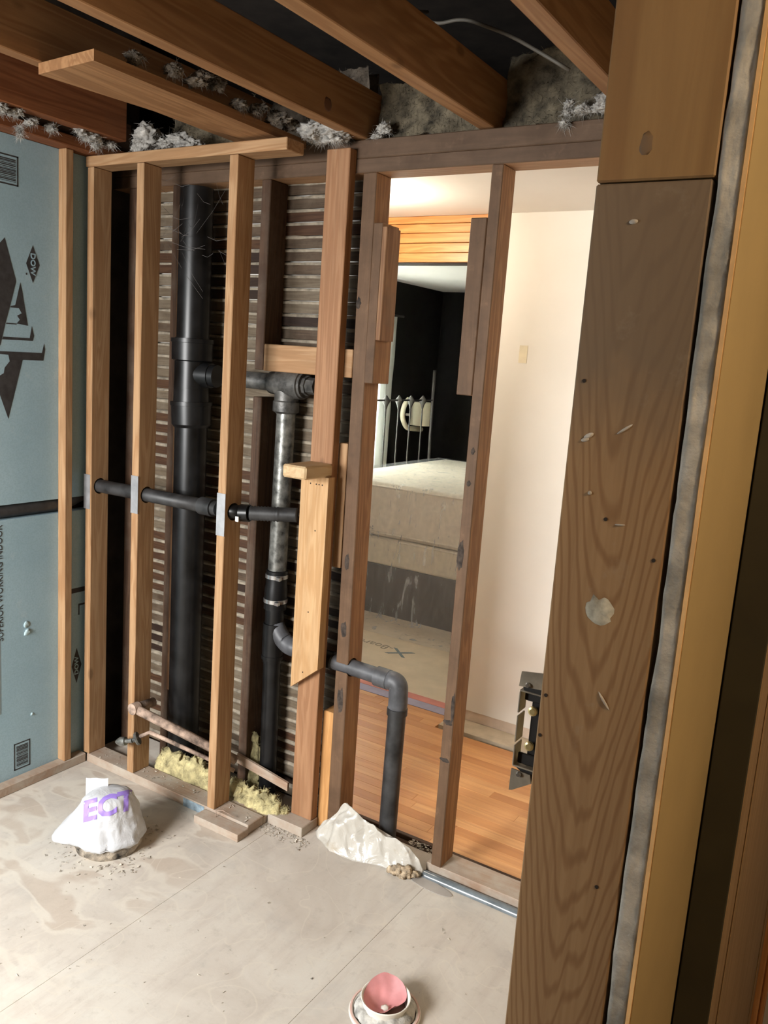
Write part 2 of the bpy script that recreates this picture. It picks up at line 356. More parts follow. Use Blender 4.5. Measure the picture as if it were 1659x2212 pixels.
def fillet(pts, r, n=7):
    pts = [Vector(p) for p in pts]; out = [pts[0]]
    for i in range(1, len(pts)-1):
        a, b, c = pts[i-1], pts[i], pts[i+1]; d1 = (a-b).normalized(); d2_ = (c-b).normalized()
        k = min(r, (a-b).length*.49, (c-b).length*.49)
        for j in range(n+1):
            t = j/n; out.append((b+d1*k)*(1-t)**2+b*2*t*(1-t)+(b+d2_*k)*t*t)
    out.append(pts[-1]); return out
def tubegeo(pts, r, seg=18, cap=True):
    pts = [Vector(p) for p in pts]; V, F = [], []; u = v = None
    for i, p in enumerate(pts):
        t = (pts[min(i+1, len(pts)-1)]-pts[max(i-1, 0)]).normalized()
        if u is None: u, v = frame_of(t)
        else:
            u = (u-t*u.dot(t)).normalized(); v = t.cross(u)
        rr = r[i] if isinstance(r, (list, tuple)) else r
        V += [p+u*cos(2*pi*k/seg)*rr+v*sin(2*pi*k/seg)*rr for k in range(seg)]
    for i in range(len(pts)-1):
        for k in range(seg):
            F.append([i*seg+k, i*seg+(k+1) % seg, (i+1)*seg+(k+1) % seg, (i+1)*seg+k])
    if cap: F.append(list(range(seg))[::-1]); F.append([(len(pts)-1)*seg+k for k in range(seg)])
    return V, F
def flat_caps(o):
    for p in o.data.polygons: p.use_smooth = len(p.vertices) <= 4
def tube(name, pts, r, mat, parent=None, seg=18):
    V, F = tubegeo(pts, r, seg); o = put(name, V, F, mat, parent, True); flat_caps(o); return o
def lathe(name, a, b, prof, mat, parent=None, seg=24):
    """prof: list of (t along a->b in metres, radius)"""
    a, b = Vector(a), Vector(b); t = (b-a).normalized(); u, v = frame_of(t); V, F = [], []
    for (s, r) in prof: V += [a+t*s+u*cos(2*pi*k/seg)*r+v*sin(2*pi*k/seg)*r for k in range(seg)]
    n = len(prof)
    for i in range(n-1):
        for k in range(seg): F.append([i*seg+k, i*seg+(k+1) % seg, (i+1)*seg+(k+1) % seg, (i+1)*seg+k])
    F.append(list(range(seg))[::-1]); F.append([(n-1)*seg+k for k in range(seg)])
    o = put(name, V, F, mat, parent, True); flat_caps(o)
    bm = bmesh.new(); bm.from_mesh(o.data)
    for e in bm.edges:
        if len(e.link_faces) == 2 and e.calc_face_angle(0) > 0.6: e.smooth = False
    bm.to_mesh(o.data); bm.free(); return o
def drill(o, cuts):
    """cut round holes: cuts = [(a, b, radius)] in world coordinates"""
    dg = None; tmp = []
    for a, b, r in cuts:
        V, F = tubegeo([a, b], r, 20); me = bpy.data.meshes.new('cut'); org = Vector(o['wo'])
        me.from_pydata([v-org for v in V], [], F); c = bpy.data.objects.new('cut', me); COL.objects.link(c)
        c.location = org; tmp.append(c)
        bm = bmesh.new(); bm.from_mesh(me); bmesh.ops.recalc_face_normals(bm, faces=bm.faces[:]); bm.to_mesh(me); bm.free()
        md = o.modifiers.new('hole', 'BOOLEAN'); md.object = c; md.operation = 'DIFFERENCE'; md.solver = 'EXACT'
    bpy.context.view_layer.update()
    dg = bpy.context.evaluated_depsgraph_get(); ne = bpy.data.meshes.new_from_object(o.evaluated_get(dg))
    o.modifiers.clear(); o.data = ne
    for c in tmp: bpy.data.objects.remove(c)
def textgeo(s, size, ext=0.0006, bold=0.0):
    cu = bpy.data.curves.new('t', 'FONT'); cu.body = s; cu.size = size; cu.extrude = ext; cu.offset = bold; cu.align_x = 'CENTER'; cu.align_y = 'CENTER'; cu.resolution_u = 3
    o = bpy.data.objects.new('t', cu); COL.objects.link(o); bpy.context.view_layer.update()
    dg = bpy.context.evaluated_depsgraph_get(); me = bpy.data.meshes.new_from_object(o.evaluated_get(dg))
    V = [v.co.copy() for v in me.vertices]; F = [list(p.vertices) for p in me.polygons]
    bpy.data.objects.remove(o); bpy.data.meshes.remove(me); return V, F
def text(name, s, size, org, dx, dy, mat, parent, sx=1.0, bold=0.0):
    V, F = textgeo(s, size, 0.0006, bold); dx, dy = Vector(dx), Vector(dy); dz = dx.cross(dy); org = Vector(org)
    return put(name, [org+dx*v.x*sx+dy*v.y+dz*v.z for v in V], F, mat, parent)
def nz(v, sc): return noise.noise(Vector(v)*sc)
def vo(v, sc):
    v = Vector(v)*sc; w = Vector((noise.noise(v*.7), noise.noise(v*.7+Vector((9, 0, 0))), noise.noise(v*.7+Vector((0, 9, 0)))))
    return noise.voronoi(v+w*.5)[0][0]

def blobgeo(c, r, seed, sq=(1, 1, 1), sub=2, amp=0.45, rag=0.0):
    bm = bmesh.new(); bmesh.ops.create_icosphere(bm, subdivisions=sub, radius=1.0)
    V = []
    for v in bm.verts:
        k = 1+amp*noise.noise(v.co*1.7+Vector((seed, 0, 0)))+amp*.6*noise.noise(v.co*4.1+Vector((0, seed, 0)))
        if rag: k += rag*noise.noise(v.co*9.0+Vector((seed, seed, 0)))+rag*.6*noise.noise(v.co*21.0+Vector((0, seed, seed)))
        V.append(Vector((v.co.x*sq[0], v.co.y*sq[1], v.co.z*sq[2]))*r*k+Vector(c))
    bm.verts.index_update(); F = [[q.index for q in f.verts] for f in bm.faces]; bm.free(); return V, F
def fibres(V, F, pts, n, ln, w, rg, droop=0.4):
    for _ in range(n):
        p = Vector(rg.choice(pts)); d = Vector((rg.gauss(0, 1), rg.gauss(0, 1), rg.gauss(0, 1)-droop)).normalized(); l = ln*rg.uniform(.35, 1.2)
        s = d.cross(Vector((rg.gauss(0, 1), rg.gauss(0, 1), rg.gauss(0, 1)))).normalized()*w
        b = Vector((rg.gauss(0, 1), rg.gauss(0, 1), rg.gauss(0, 1)-droop*1.5))*l*.25; k = len(V)
        for t, ww in ((0, 1), (.5, .8), (1, .15)):
            q = p+d*l*t+b*t*t; V += [q-s*ww, q+s*ww]
        F += [[k, k+1, k+3, k+2], [k+2, k+3, k+5, k+4]]
def tuft(name, cs, mat, label, cat='insulation', group=None, n=260, ln=0.020, w=0.0005, seed=1, sq=(1, 1, .7), amp=.45, droop=.4):
    """one clump of loose insulation: soft lumps bristling with fibres"""
    rg = random.Random(seed); V, F = [], []
    cs = [((c[0]+rg.gauss(0, r*.35), c[1]+rg.gauss(0, r*.3), c[2]+rg.gauss(0, r*.3)), r*rg.uniform(.6, 1.05)) for c, r in cs for _ in range(2)]
    for i, (c, r) in enumerate(cs):
        v, f = blobgeo(c, r, seed*3.1+i*7.7, (sq[0]*rg.uniform(.8, 1.5), sq[1]*rg.uniform(.7, 1.1), sq[2]*rg.uniform(.6, 1.1)), 4, amp*1.3, .30); k = len(V); V += v; F += [[q+k for q in g] for g in f]
    fibres(V, F, V[:], n*5, ln, w, rg, droop)
    o = put(name, V, F, mat, None, True); tag(o, label, cat, group); o['kind'] = 'stuff'; return o
def batt(name, x0, x1, z0, z1, y, mat, label, seed, depth=0.03, n=2600, ln=0.016):
    rg = random.Random(seed); nx = max(8, int((x1-x0)/.012)); nz_ = max(6, int((z1-z0)/.012)); V, F = [], []
    for j in range(nz_+1):
        for i in range(nx+1):
            x = x0+(x1-x0)*i/nx; z = z0+(z1-z0)*j/nz_
            d = depth*(nz((x, seed, z), 9)+.6*nz((x, seed, z), 25)); e = .012*nz((x, seed*2, z), 30)
            V.append(Vector((x, y-d-.012, z+e)))
    for j in range(nz_):
        for i in range(nx):
            a = j*(nx+1)+i; F.append([a, a+1, a+nx+2, a+nx+1])
    fr = V[:]
    k = len(V); V += [Vector((x, y+.05, z)) for z in (z0, z1) for x in (x0, x1)]; F.append([k, k+2, k+3, k+1])
    fibres(V, F, fr, n, ln, .0006, rg, .3)
    o = put(name, V, F, mat, None, True); tag(o, label, 'insulation'); o['kind'] = 'stuff'; return o

# ================================================================== SETTING
# bathroom floor: plywood sheets with open seams
fl = struct(box('floor', -2.87, 1.12, -1.0, 2.53, -0.10, -0.022, M['sheathing'], bev=0))
for (a, b) in ((-2.80, -1.7904), (-1.7898, -1.1555), (-1.1547, -0.205), (-0.202, 1.10)):
    for (c, d) in ((-0.98, 0.9995), (1.0005, 2.53)):
        p = box('plywood_panel', a, b, c, d, -0.021, 0.0, M['ply'], fl, bev=0.0006)
        # keep the shader continuous from sheet to sheet
        off = Vector(p['wo']); p.data.transform(Matrix.Translation(off)); p.location = -Vector(fl['wo'])
# left wall: sheathing behind the foam boards
struct(box('wall_left', -2.93, -2.86, -1.1, 2.62, -0.1, 3.2, M['sheathing'], bev=0))
# near wall with the bathroom window that gives the daylight
wn = struct(boxes('wall_near', [(-2.87, -2.78, -1.12, -1.0, -.1, 3.2), (-1.52, 1.2, -1.12, -1.0, -.1, 3.2), (-2.78, -1.52, -1.12, -1.0, -.1, 1.05), (-2.78, -1.52, -1.12, -1.0, 2.2, 3.2)], M['sheathing']))
w1 = struct(boxes('window_1', [(-2.78, -2.72, -1.11, -1.03, 1.05, 2.2), (-1.58, -1.52, -1.11, -1.03, 1.05, 2.2), (-2.72, -1.58, -1.11, -1.03, 1.05, 1.11), (-2.72, -1.58, -1.11, -1.03, 2.14, 2.2), (-2.72, -1.58, -1.10, -1.05, 1.60, 1.65)], M['window_frame']))
# attic deck
struct(box('ceiling', -3.5, 1.2, -1.1, 3.95, 3.0, 3.08, M['dark_deck'], bev=0))
struct(box('wall_attic', -3.5, 1.2, 3.86, 3.95, 2.5, 3.1, M['dark_deck'], bev=0))
struct(box('wall_attic_left', -3.5, -3.42, 2.55, 3.95, 2.5, 3.1, M['dark_deck'], bev=0))
struct(box('wall_attic_front', -3.5, -2.86, 2.55, 2.62, 2.4, 3.1, M['dark_deck'], bev=0))
struct(box('wall_attic_right', 1.1, 1.18, 2.55, 3.95, 2.5, 3.1, M['dark_deck'], bev=0))
struct(box('wall_hall_left', -.95, -.88, -1.0, 0.12, -.02, 2.476, M['yellow_wall'], bev=0))  # unseen wall stub added to keep window light off the door post
struct(box('attic_floor_boards', -3.45, 1.12, 2.60, 3.86, 2.532, 2.55, M['dark_deck'], bev=0)).name = 'floor_attic'
# hall side
struct(box('wall_hall', 1.1, 1.18, -1.1, 2.7, -.1, 3.1, M['yellow_wall'], bev=0))
struct(box('wall_hall_end', -0.10, 1.15, 2.56, 2.62, -.1, 3.1, M['yellow_wall'], bev=0))
# landing (far room)
fl2 = struct(box('floor_landing', -3.4, 1.15, 2.53, 3.80, -0.10, -0.024, M['sheathing'], bev=0))
struct(box('ceiling_landing', -3.4, 1.15, 2.53, 3.82, 2.47, 2.53, M['white_ceiling'], bev=0))
struct(box('wall_landing_left', -3.46, -3.4, 2.5, 3.8, -.1, 2.55, M['white_wall'], bev=0))
struct(box('wall_landing_right', 1.10, 1.16, 2.62, 3.8, -.1, 2.55, M['white_wall'], bev=0))
wl = struct(box('wall_landing_back', -1.745, 1.12, 3.68, 3.80, 0.055, 2.47, M['white_wall'], bev=0.001))
box('bare_plaster_strip', -1.745, 1.12, 3.684, 3.80, 0.0, 0.055, M['pink_plaster'], wl, bev=0)
box('paint_patch', -1.565, -1.525, 3.6785, 3.6799, 1.80, 1.88, plain('faded_cream_patch', (0.70, 0.63, 0.47), 0.8), wl, bev=0)
box('tan_floor_strip', -1.745, 1.10, 3.54, 3.68, -0.02, 0.003, M['tan_strip'], fl2, bev=0.001)
struct(box('wall_landing_front', -0.262, 1.1, 2.53, 2.56, -.1, 2.5, M['white_wall'], bev=0))
# header over the bedroom opening: five orange boards with dark joints
hd = struct(box('trim_1', -3.4, -1.745, 3.70, 3.79, 2.25, 2.47, M['dark_x'], bev=0))
zz = [2.252, 2.297, 2.343, 2.390, 2.434, 2.470]
for i in range(5):
    v, f = boxgeo(-3.4, -1.747, 3.682+0.003*(i % 2), 3.70, zz[i]+.0012, zz[i+1]-.0012, 0.002)
    v = [(a, b+.004*nz((a, 0, c), 5)*(1 if b < 3.69 else 0), c+.002*nz((a, 5, 0), 6)) for a, b, c in v]
    put('header_board', v, f, M['header_orange'], hd)
# hardwood floor boards of the landing, running left to right
y = 2.592
while y < 3.655:
    x = -3.39-rnd.uniform(0, .6); w = .057
    while x < 1.1:
        l = rnd.uniform(.55, 1.3); a, b = max(x, -3.39), min(x+l, 1.09)
        if y+w > 3.54 and b > -1.745:
            if a < -1.75: b = -1.747
            else: x += l; continue
        if b-a > .03: box('floor_board', a, b-.0006, y, min(y+w, 3.658)-.0006, -0.02, 0.0, M['hardwood'], fl2, bev=0.0007)
        x += l
    y += w
box('floor_edge_board', -1.60, 0.0, 2.572, 2.5915, -0.03, 0.004, M['dark_x'], fl2)
box('subfloor_strip', -2.9, 1.1, 2.532, 2.571, -0.03, -0.012, M['dark_x'], fl2)
# bedroom
fl3 = struct(box('floor_bedroom', -3.96, 0.2, 3.80, 7.3, -0.10, -0.002, M['hardwood'], bev=0))
struct(box('ceiling_bedroom', -4.0, 0.2, 3.80, 7.3, 2.455, 2.52, M['white_ceiling'], bev=0))
struct(box('wall_bedroom_back', -4.0, 0.2, 7.25, 7.32, -.1, 2.5, M['dark_wall'], bev=0))
struct(box('wall_bedroom_right', 0.15, 0.22, 3.8, 7.3, -.1, 2.5, M['dark_wall'], bev=0))
struct(box('wall_bedroom_front', -4.0, -3.4, 3.72, 3.80, -.1, 2.5, M['white_wall'], bev=0))
WY0, WY1, WZ0, WZ1 = 4.9, 6.15, 0.85, 2.1
struct(boxes('wall_bedroom_left', [(-4.0, -3.92, 3.8, WY0, -.1, 2.5), (-4.0, -3.92, WY1, 7.3, -.1, 2.5), (-4.0, -3.92, WY0, WY1, -.1, WZ0), (-4.0, -3.92, WY0, WY1, WZ1, 2.5)], M['dark_wall']))
w2 = struct(boxes('window_2', [(-3.99, -3.93, WY0, WY0+.05, WZ0, WZ1), (-3.99, -3.93, WY1-.05, WY1, WZ0, WZ1), (-3.99, -3.93, WY0+.05, WY1-.05, WZ0, WZ0+.05), (-3.99, -3.93, WY0+.05, WY1-.05, WZ1-.05, WZ1), (-3.985, -3.935, WY0+.05, WY1-.05, 1.45, 1.49)], M['window_frame']))
for a, b in ((WZ0+.05, 1.45), (1.49, WZ1-.05)): box('pane', -3.962, -3.958, WY0+.05, WY1-.05, a, b, M['glass'], w2, bev=0)
# threshold tapes and floor paper
tag(box('purple_tape_strip', -3.38, -1.75, 3.66, 3.735, 0.0, 0.0012, M['purple_tape'], bev=0), 'strip of purple masking tape between the hardwood and the brown floor paper', 'tape')
tag(box('red_tape_strip', -3.38, -1.75, 3.736, 3.80, 0.0008, 0.0022, M['red_tape'], bev=0), 'strip of red tape just behind the purple tape in the bedroom doorway', 'tape')
paper = tag(box('floor_paper', -3.9, 0.1, 3.80, 5.6, 0.0, 0.0016, M['brown_floor_paper'], bev=0), 'brown paper laid over the bedroom floor in front of the bed', 'floor paper')
text('printed_word', 'X', 0.17, (-2.43, 4.31, 0.0022), (-1, 0, 0), (0, -1, 0), M['ink_grey'], paper, 1.3)
text('printed_word', '-Board', 0.10, (-2.63, 4.335, 0.0022), (-1, 0, 0), (0, -1, 0), plain('faint_print', (0.38, 0.32, 0.24), 0.8), paper, 0.95)

# ---- lath and plaster of the old partition, seen from its back
wb = struct(box('wall_back', -2.90, -1.632, 2.548, 2.575, 0.0, 2.3698, M['white_wall'], bev=0))
PITCH_L = 0.0464; bays = ((-2.88, -2.50), (-2.498, -2.048), (-2.046, -1.634)); lr = random.Random(11)
nl = 51; keyV, keyF = [], []
for bi, (a, b) in enumerate(bays):
    state = 'lath_mid'
    for i in range(nl):
        z = 0.012+i*PITCH_L
        if lr.random() < .55:
            state = lr.choices(['lath_brown', 'lath_dark', 'lath_grey', 'lath_mid'], [3, 2, 4.0 if z < 1.9 else 1.5, 3])[0]
        dz = lr.uniform(-.002, .002)
        v, f = boxgeo(a, b, 2.521+lr.uniform(-.002, .003), 2.530, z+dz, z+dz+.0375, .001)
        put('lath', v, f, M[state], wb)
        # plaster squeezed through the gap above this lath
        n = 40; z0 = z+.0375
        for j in range(n):
            x0, x1 = a+(b-a)*j/n, a+(b-a)*(j+1)/n
            def S_(x):
                q = nz((x, z*3, bi), 22); hgt = .0055+.004*nz((x, z*7, 3), 14); out = .004+.006*max(0, q+.25)
                return out, hgt
            (o0, h0), (o1, h1) = S_(x0), S_(x1); k = len(keyV); yb = 2.521
            keyV += [Vector((x0, yb-o0, z0-.001-h0*.6)), Vector((x1, yb-o1, z0-.001-h1*.6)), Vector((x1, yb-o1*.8, z0+h1)), Vector((x0, yb-o0*.8, z0+h0)), Vector((x0, 2.546, z0+.009)), Vector((x1, 2.546, z0+.009)), Vector((x0, 2.546, z0-.002)), Vector((x1, 2.546, z0-.002))]
            keyF += [[k, k+1, k+2, k+3], [k+3, k+2, k+5, k+4], [k+6, k+7, k+1, k]]
o = put('plaster_key', keyV, keyF, M['plaster_key'], wb, True); o['kind'] = 'stuff'

# ================================================================== FOAM WALL (left)
FX = -2.785
ft = tag(box('foam_board', FX-.05, FX, -1.0, 2.335, 1.139, 2.446, M['foam'], bev=.001), 'upper blue foam insulation board with a large dark diamond print on the left wall', 'insulation board')
fb = tag(box('foam_board', FX-.05, FX, -1.0, 2.335, 0.0, 1.083, M['foam'], bev=.001), 'lower blue foam insulation board below the horizontal pipe on the left wall', 'insulation board')
for o in (ft, fb): o.data.transform(Matrix.Translation(Vector(o['wo']))); o.location = (0, 0, 0); o['wo'] = [0, 0, 0]
PX0, PX1 = FX-.0002, FX+.0006
def pr(name, poly, mat=None, par=ft): return prism(name, poly, 'x', PX0, PX1, mat or M['ink'], par)
def diamond(name, cyy, cz, w, h, word, d, u, par):
    pr(name, [(cyy, cz+h), (cyy+w, cz), (cyy, cz-h), (cyy-w, cz)], None, par)
    text('printed_word', word, 0.027, (FX+.0012, cyy, cz), d, u, M['foam'], par, 1.12, .0006)
pr('printed_emblem', [(1.8831, 2.0977), (1.927, 1.9532), (1.9023, 1.8654), (1.8835, 1.8041), (1.8627, 1.7251), (1.83, 1.69), (1.79, 1.75), (1.75, 1.92), (1.80, 2.0), (1.84, 2.05)])
pr('printed_emblem', [(1.9436, 1.9503), (1.9509, 1.9236), (1.9736, 1.7993), (1.9276, 1.8041), (1.9408, 1.8182), (1.9297, 1.8321), (1.9485, 1.8418), (1.9374, 1.8588), (1.9023, 1.8589), (1.9042, 1.8639), (1.9226, 1.8689)])
pr('printed_emblem', [(1.8871, 1.8044), (1.9276, 1.8041), (1.9276, 1.8002), (1.8853, 1.7994)])
pr('printed_emblem', [(1.99, 1.7988), (1.9995, 1.7644), (1.9937, 1.7456), (1.8691, 1.7442), (1.8728, 1.7542), (1.981, 1.7549)])
pr('printed_emblem', [(2.0419, 1.7382), (2.0466, 1.7163), (2.0386, 1.6749), (1.9511, 1.6749), (1.8909, 1.4595), (1.8588, 1.5449), (1.8378, 1.6038), (1.8743, 1.6243), (1.8781, 1.6441), (1.8986, 1.6679), (1.8933, 1.6907), (1.839, 1.6931), (1.8391, 1.7019), (2.0327, 1.7037)])
diamond('printed_diamond', 1.9955, 2.021, .028, .0665, 'DOW', (0, 0, -1), (0, 1, 0), ft)
pr('printed_dot', [(1.969+.003*cos(k*pi/4), 1.984+.004*sin(k*pi/4)) for k in range(8)])
diamond('printed_diamond', 2.196, 0.421, .0245, .077, 'DOW', (0, 0, 1), (0, -1, 0), fb)
def barcode(y0, y1, z0, z1, par):
    L = [(PX0, PX1, y0, y1, z0, z0+.005), (PX0, PX1, y0, y1, z1-.005, z1), (PX0, PX1, y0, y0+.005, z0, z1), (PX0, PX1, y1-.005, y1, z0, z1)]
    boxes('printed_barcode_frame', L, M['ink'], par)
    rg = random.Random(3); q = []; z = z0+.012
    while z < z1-.014:
        h = rg.choice((.0015, .0025, .004)); q.append((PX0, PX1, y0+.011, y1-.010, z, z+h)); z += h+rg.choice((.0015, .002, .003))
    boxes('printed_barcode', q, M['ink'], par)
barcode(1.84, 1.938, 2.278, 2.379, ft); barcode(1.902, 1.975, 0.062, 0.175, fb)
text('printed_line', 'SUPERIOR WORKING INDOOR', 0.036, (PX1, 1.850, 0.84), (0, 0, 1), (0, -1, 0), M['ink'], fb, 0.9)
boxes('printed_line', [(PX0, PX1, 1.838, 1.849, 0.32, 0.62)], M['ink_grey'], fb)
boxes('printed_line', [(PX0, PX1, 2.165, 2.235, .738, .758)], M['ink'], fb)
pr('printed_mark', [(2.203, .64), (2.209, .64), (2.209, .68), (2.235, .68), (2.235, .688), (2.203, .688)], None, fb)
for i, (cy, cz, r) in enumerate(((1.962, .657, .013), (1.965, .625, .014), (1.985, .275, .008))):
    v, f = blobgeo((FX, cy, cz), r, i*5.0, (.35, 1, 1), 2, .8); put('gouge_chip', v, f, plain('pale_gouge', (.42, .56, .60), .7), fb, True)
# drain pipe lying in the slot between the boards and running on through the studs
dp = empty('drain_pipe', (-2.812, 2.0, 1.11), 'long thin black drain pipe along the left wall and through three studs', 'pipe')
tube('pipe_run', fillet([(-2.814, -1.0, 1.108), (-2.814, 2.16, 1.113), (-2.814, 2.257, 1.15), (-2.775, 2.257, 1.186), (-2.60, 2.257, 1.1875), (-2.13, 2.257, 1.190)], .05), .0265, M['dusty_abs'], dp)
lathe('coupling', (-2.165, 2.257, 1.19), (-2.08, 2.257, 1.19), [(0, .0285), (.001, .033), (.062, .033), (.063, .0265), (.085, .0265)], M['dusty_abs'], dp)
tube('pipe_run', [(-2.10, 2.257, 1.190), (-1.965, 2.257, 1.192)], .026, M['black_abs'], dp)
lathe('coupling', (-1.972, 2.257, 1.192), (-1.935, 2.268, 1.195), [(0, .027), (.001, .0315), (.034, .0315), (.035, .029)], M['black_abs'], dp)
P, Rr = [], []
for i in range(30):
    t = i/29; P.append((-1.938+.150*t, 2.267+.083*t, 1.195+.006*t)); Rr.append((.0275 if i % 2 else .0245) if t < .6 else .0255)
tube('ribbed_pipe', P, Rr, M['dusty_abs'], dp)
box('white_tag', -1.966, -1.952, 2.222, 2.2255, 1.166, 1.184, M['white_tag'], dp, bev=0)

# ================================================================== FRAMING
def timber(name, x0, x1, y0, y1, z0, z1, mat, label, cat='stud', group=None, bev=.0025, lean=(0, 0)):
    return tag(box(name, x0, x1, y0, y1, z0, z1, M[mat], None, bev, lean), label, cat, group)
PL = .038
ST = [(-2.756, -2.722, 'fir_z', 'leftmost new fir stud beside the blue foam wall, grey plate where the pipe passes'),
      (-2.488, -2.452, 'fir_z', 'second new fir stud from the foam wall, with the rusty pipe elbow at its foot'),
      (-2.043, -2.006, 'fir_z', 'third new fir stud from the foam wall, in front of the thick black stack')]
for i, (a, b, m, lab) in enumerate(ST):
    z0 = PL+.0002
    s = timber('wall_stud', a, b, 2.2105, 2.298, z0, 2.4035, m, lab)
    zc = (1.1865, 1.1885, 1.1905)[i]
    drill(s, [((a-.05, 2.257, zc), (b+.05, 2.257, zc), .0325)])
    z0, z1 = ((1.095, 1.235), (1.118, 1.265), (1.105, 1.260))[i]
    dx = -.006 if i == 0 else 0
    box('nail_plate', a-.001+dx, b+.002+dx, 2.2085, 2.2103, z0, z1, M['steel'], s, bev=.0004)
timber('top_plate', -2.765, -1.80, 2.209, 2.299, 2.4045, 2.4425, 'fir_x', 'new fir top plate over the three new studs, cut off short at its right end', 'plate')
pl1 = timber('bottom_plate', -2.735, -1.835, 2.2105, 2.2985, .0002, PL, 'plate_dusty', 'dusty bottom plate running from the foam wall corner under the new studs', 'plate')
box('blue_paint_patch', -2.165, -2.055, 2.2092, 2.2106, .0004, .034, M['blue_paint'], pl1, bev=0)
pl2 = timber('bottom_plate', -1.832, -1.668, 2.3185, 2.419, .0002, PL, 'plate_dusty', 'short bottom plate block under the flat stud with the pale pine board', 'plate')
box('filler_plate', -2.30, -1.835, 2.2990, 2.385, -.0, .030, M['plate_dusty'], pl2)
cb = timber('plate_cutoff', -2.052, -1.834, 2.2105-.002, 2.2085, .0, PL, 'plate_dusty', '') if False else None
off = tag(box('nailed_board', -2.049, -1.830, 2.148, 2.2085, .0002, .030, M['plate_dusty'], None, .002), 'short dusty board on the floor in front of the third stud, bent nails on top', 'board')
tube('bent_nail', [(-1.975, 2.190, .029), (-1.975, 2.189, .058)], .0014, M['rust'], off, 6)
tube('bent_nail', [(-1.975, 2.189, .058), (-1.948, 2.196, .064), (-1.90, 2.205, .052)], .0014, M['rust'], off, 6)
timber('bottom_plate', -2.784, -2.738, -.98, 2.2095, .0002, PL, 'plate_dusty', 'bottom plate along the foot of the blue foam wall', 'plate')
timber('furring_strip', -2.7845, -2.741, 2.103, 2.137, PL, 2.446, 'fir_z', 'thin upright wood strip fixed to the blue foam board', 'batten')
timber('wall_plank', -2.86, -2.70, -1.0, 2.40, 2.447, 2.485, 'red_joist', 'reddish plank on edge of the ceiling right above the blue foam board', 'plank')
timber('wall_plank', -2.86, -2.735, -1.0, 2.40, 2.486, 2.60, 'dark_y', 'dark plank standing above the reddish plank at the left wall top', 'plank')
# old partition: double plate, studs and blocks
timber('top_plate', -2.90, -.20, 2.42, 2.52, 2.370, 2.4155, 'oldplate', 'lower of the two old dark top plates, its underside lit from the next room', 'plate')
timber('top_plate', -2.90, -.20, 2.42, 2.52, 2.416, 2.4735, 'oldplate', 'upper of the two old dark top plates, right under the joist ends', 'plate')
timber('wall_stud', -2.765, -2.700, 2.42, 2.52, PL-.03, 2.3695, 'dark_z', 'old dark stud in the far left corner behind the first new stud')
h1 = timber('wall_stud', -2.522, -2.481, 2.42, 2.52, .0, 2.3695, 'dark_z', 'old dark stud immediately left of the thick black stack')
timber('batten', -2.485, -2.468, 2.415, 2.42, .33, 2.30, 'old_z', 'narrow brown batten against the left side of the black stack', 'batten')
timber('wall_stud', -2.078, -2.036, 2.42, 2.52, 1.70, 2.3695, 'dark_z', 'upper part of the old stud above the grey iron pipe')
timber('wall_stud', -2.078, -2.036, 2.42, 2.52, .0, 1.60, 'dark_z', 'lower part of the old stud below the grey iron pipe')
timber('blocking', -2.035, -1.6405, 2.42, 2.458, 1.698, 1.795, 'fir_x', 'short horizontal wood block above the grey pipe tee', 'blocking')
A = timber('wall_stud', -1.625, -1.572, 2.42, 2.512, .0, 2.3695, 'oldface', 'old stained doorway stud with the black elbow pipe passing through it', lean=(-.018, 0))
drill(A, [((-1.75, 2.45, .655), (-1.45, 2.45, .655), .0345)])
timber('stud_block', -1.5885, -1.553, 2.42, 2.525, 1.685, 2.210, 'oldface', 'longer block nailed to the right side of the old doorway stud', 'block', bev=.002)
timber('stud_block', -1.5525, -1.534, 2.418, 2.505, 1.830, 2.198, 'old_z', 'shorter block nailed outermost on the doorway stud, its side pale', 'block', bev=.002)
timber('stud_block', -1.679, -1.6415, 2.425, 2.50, 1.020, 1.470, 'fir_z', 'upright offcut between the flat stud and the doorway stud, at mid height', 'block')
timber('stud_block', -1.676, -1.6275, 2.425, 2.50, .0, .468, 'orange_z', 'orange offcut standing on the floor left of the doorway stud', 'block')
B = timber('wall_stud', -1.176, -1.1375, 2.42, 2.513, PL+.0003, 2.3695, 'oldface', 'old stud standing alone between the two openings to the next room')
timber('stud_block', -1.2325, -1.1775, 2.42, 2.51, 1.674, 2.2165, 'oldface', 'dark block nailed to the left side of the lone stud between the openings', 'block')
timber('bottom_plate', -1.196, -.205, 2.424, 2.528, .0002, PL, 'plate_dusty', 'old bottom plate from the lone stud to the right, along the hardwood edge', 'plate')
# the flat stud, its pine scab and ledge
timber('wall_stud', -1.767, -1.672, 2.379, 2.4185, PL+.0003, 2.442, 'fir_brown', 'wide stud set flat behind the pale pine board, running up to the joists')
sc = prism('scab_board', [(-1.772, .560), (-1.655, .655), (-1.655, 1.3530), (-1.772, 1.3530)], 'y', 2.341, 2.3785, M['pine_z'])
tag(sc, 'pale pine board nailed on the flat stud, cut at a slant at its foot', 'board')
lg = tag(box('ledge_block', -1.765, -1.665, 2.221, 2.378, 1.3535, 1.398, M['pine_y'], None, .006), 'small pine block sticking out like a shelf on top of the pale board', 'block')
for dx in (-.025, 0, .012, .026):
    tube('nail_hole', [(-1.706+dx, 2.3404, 1.325), (-1.706+dx, 2.3412, 1.325)], .0028, M['nailhole'], sc, 8)
for (x, z) in ((-1.70, 1.16), (-1.72, .63), (-1.69, .62), (-1.71, .86)): tube('nail_hole', [(x, 2.3404, z), (x, 2.3412, z)], .0026, M['nailhole'], sc, 8)
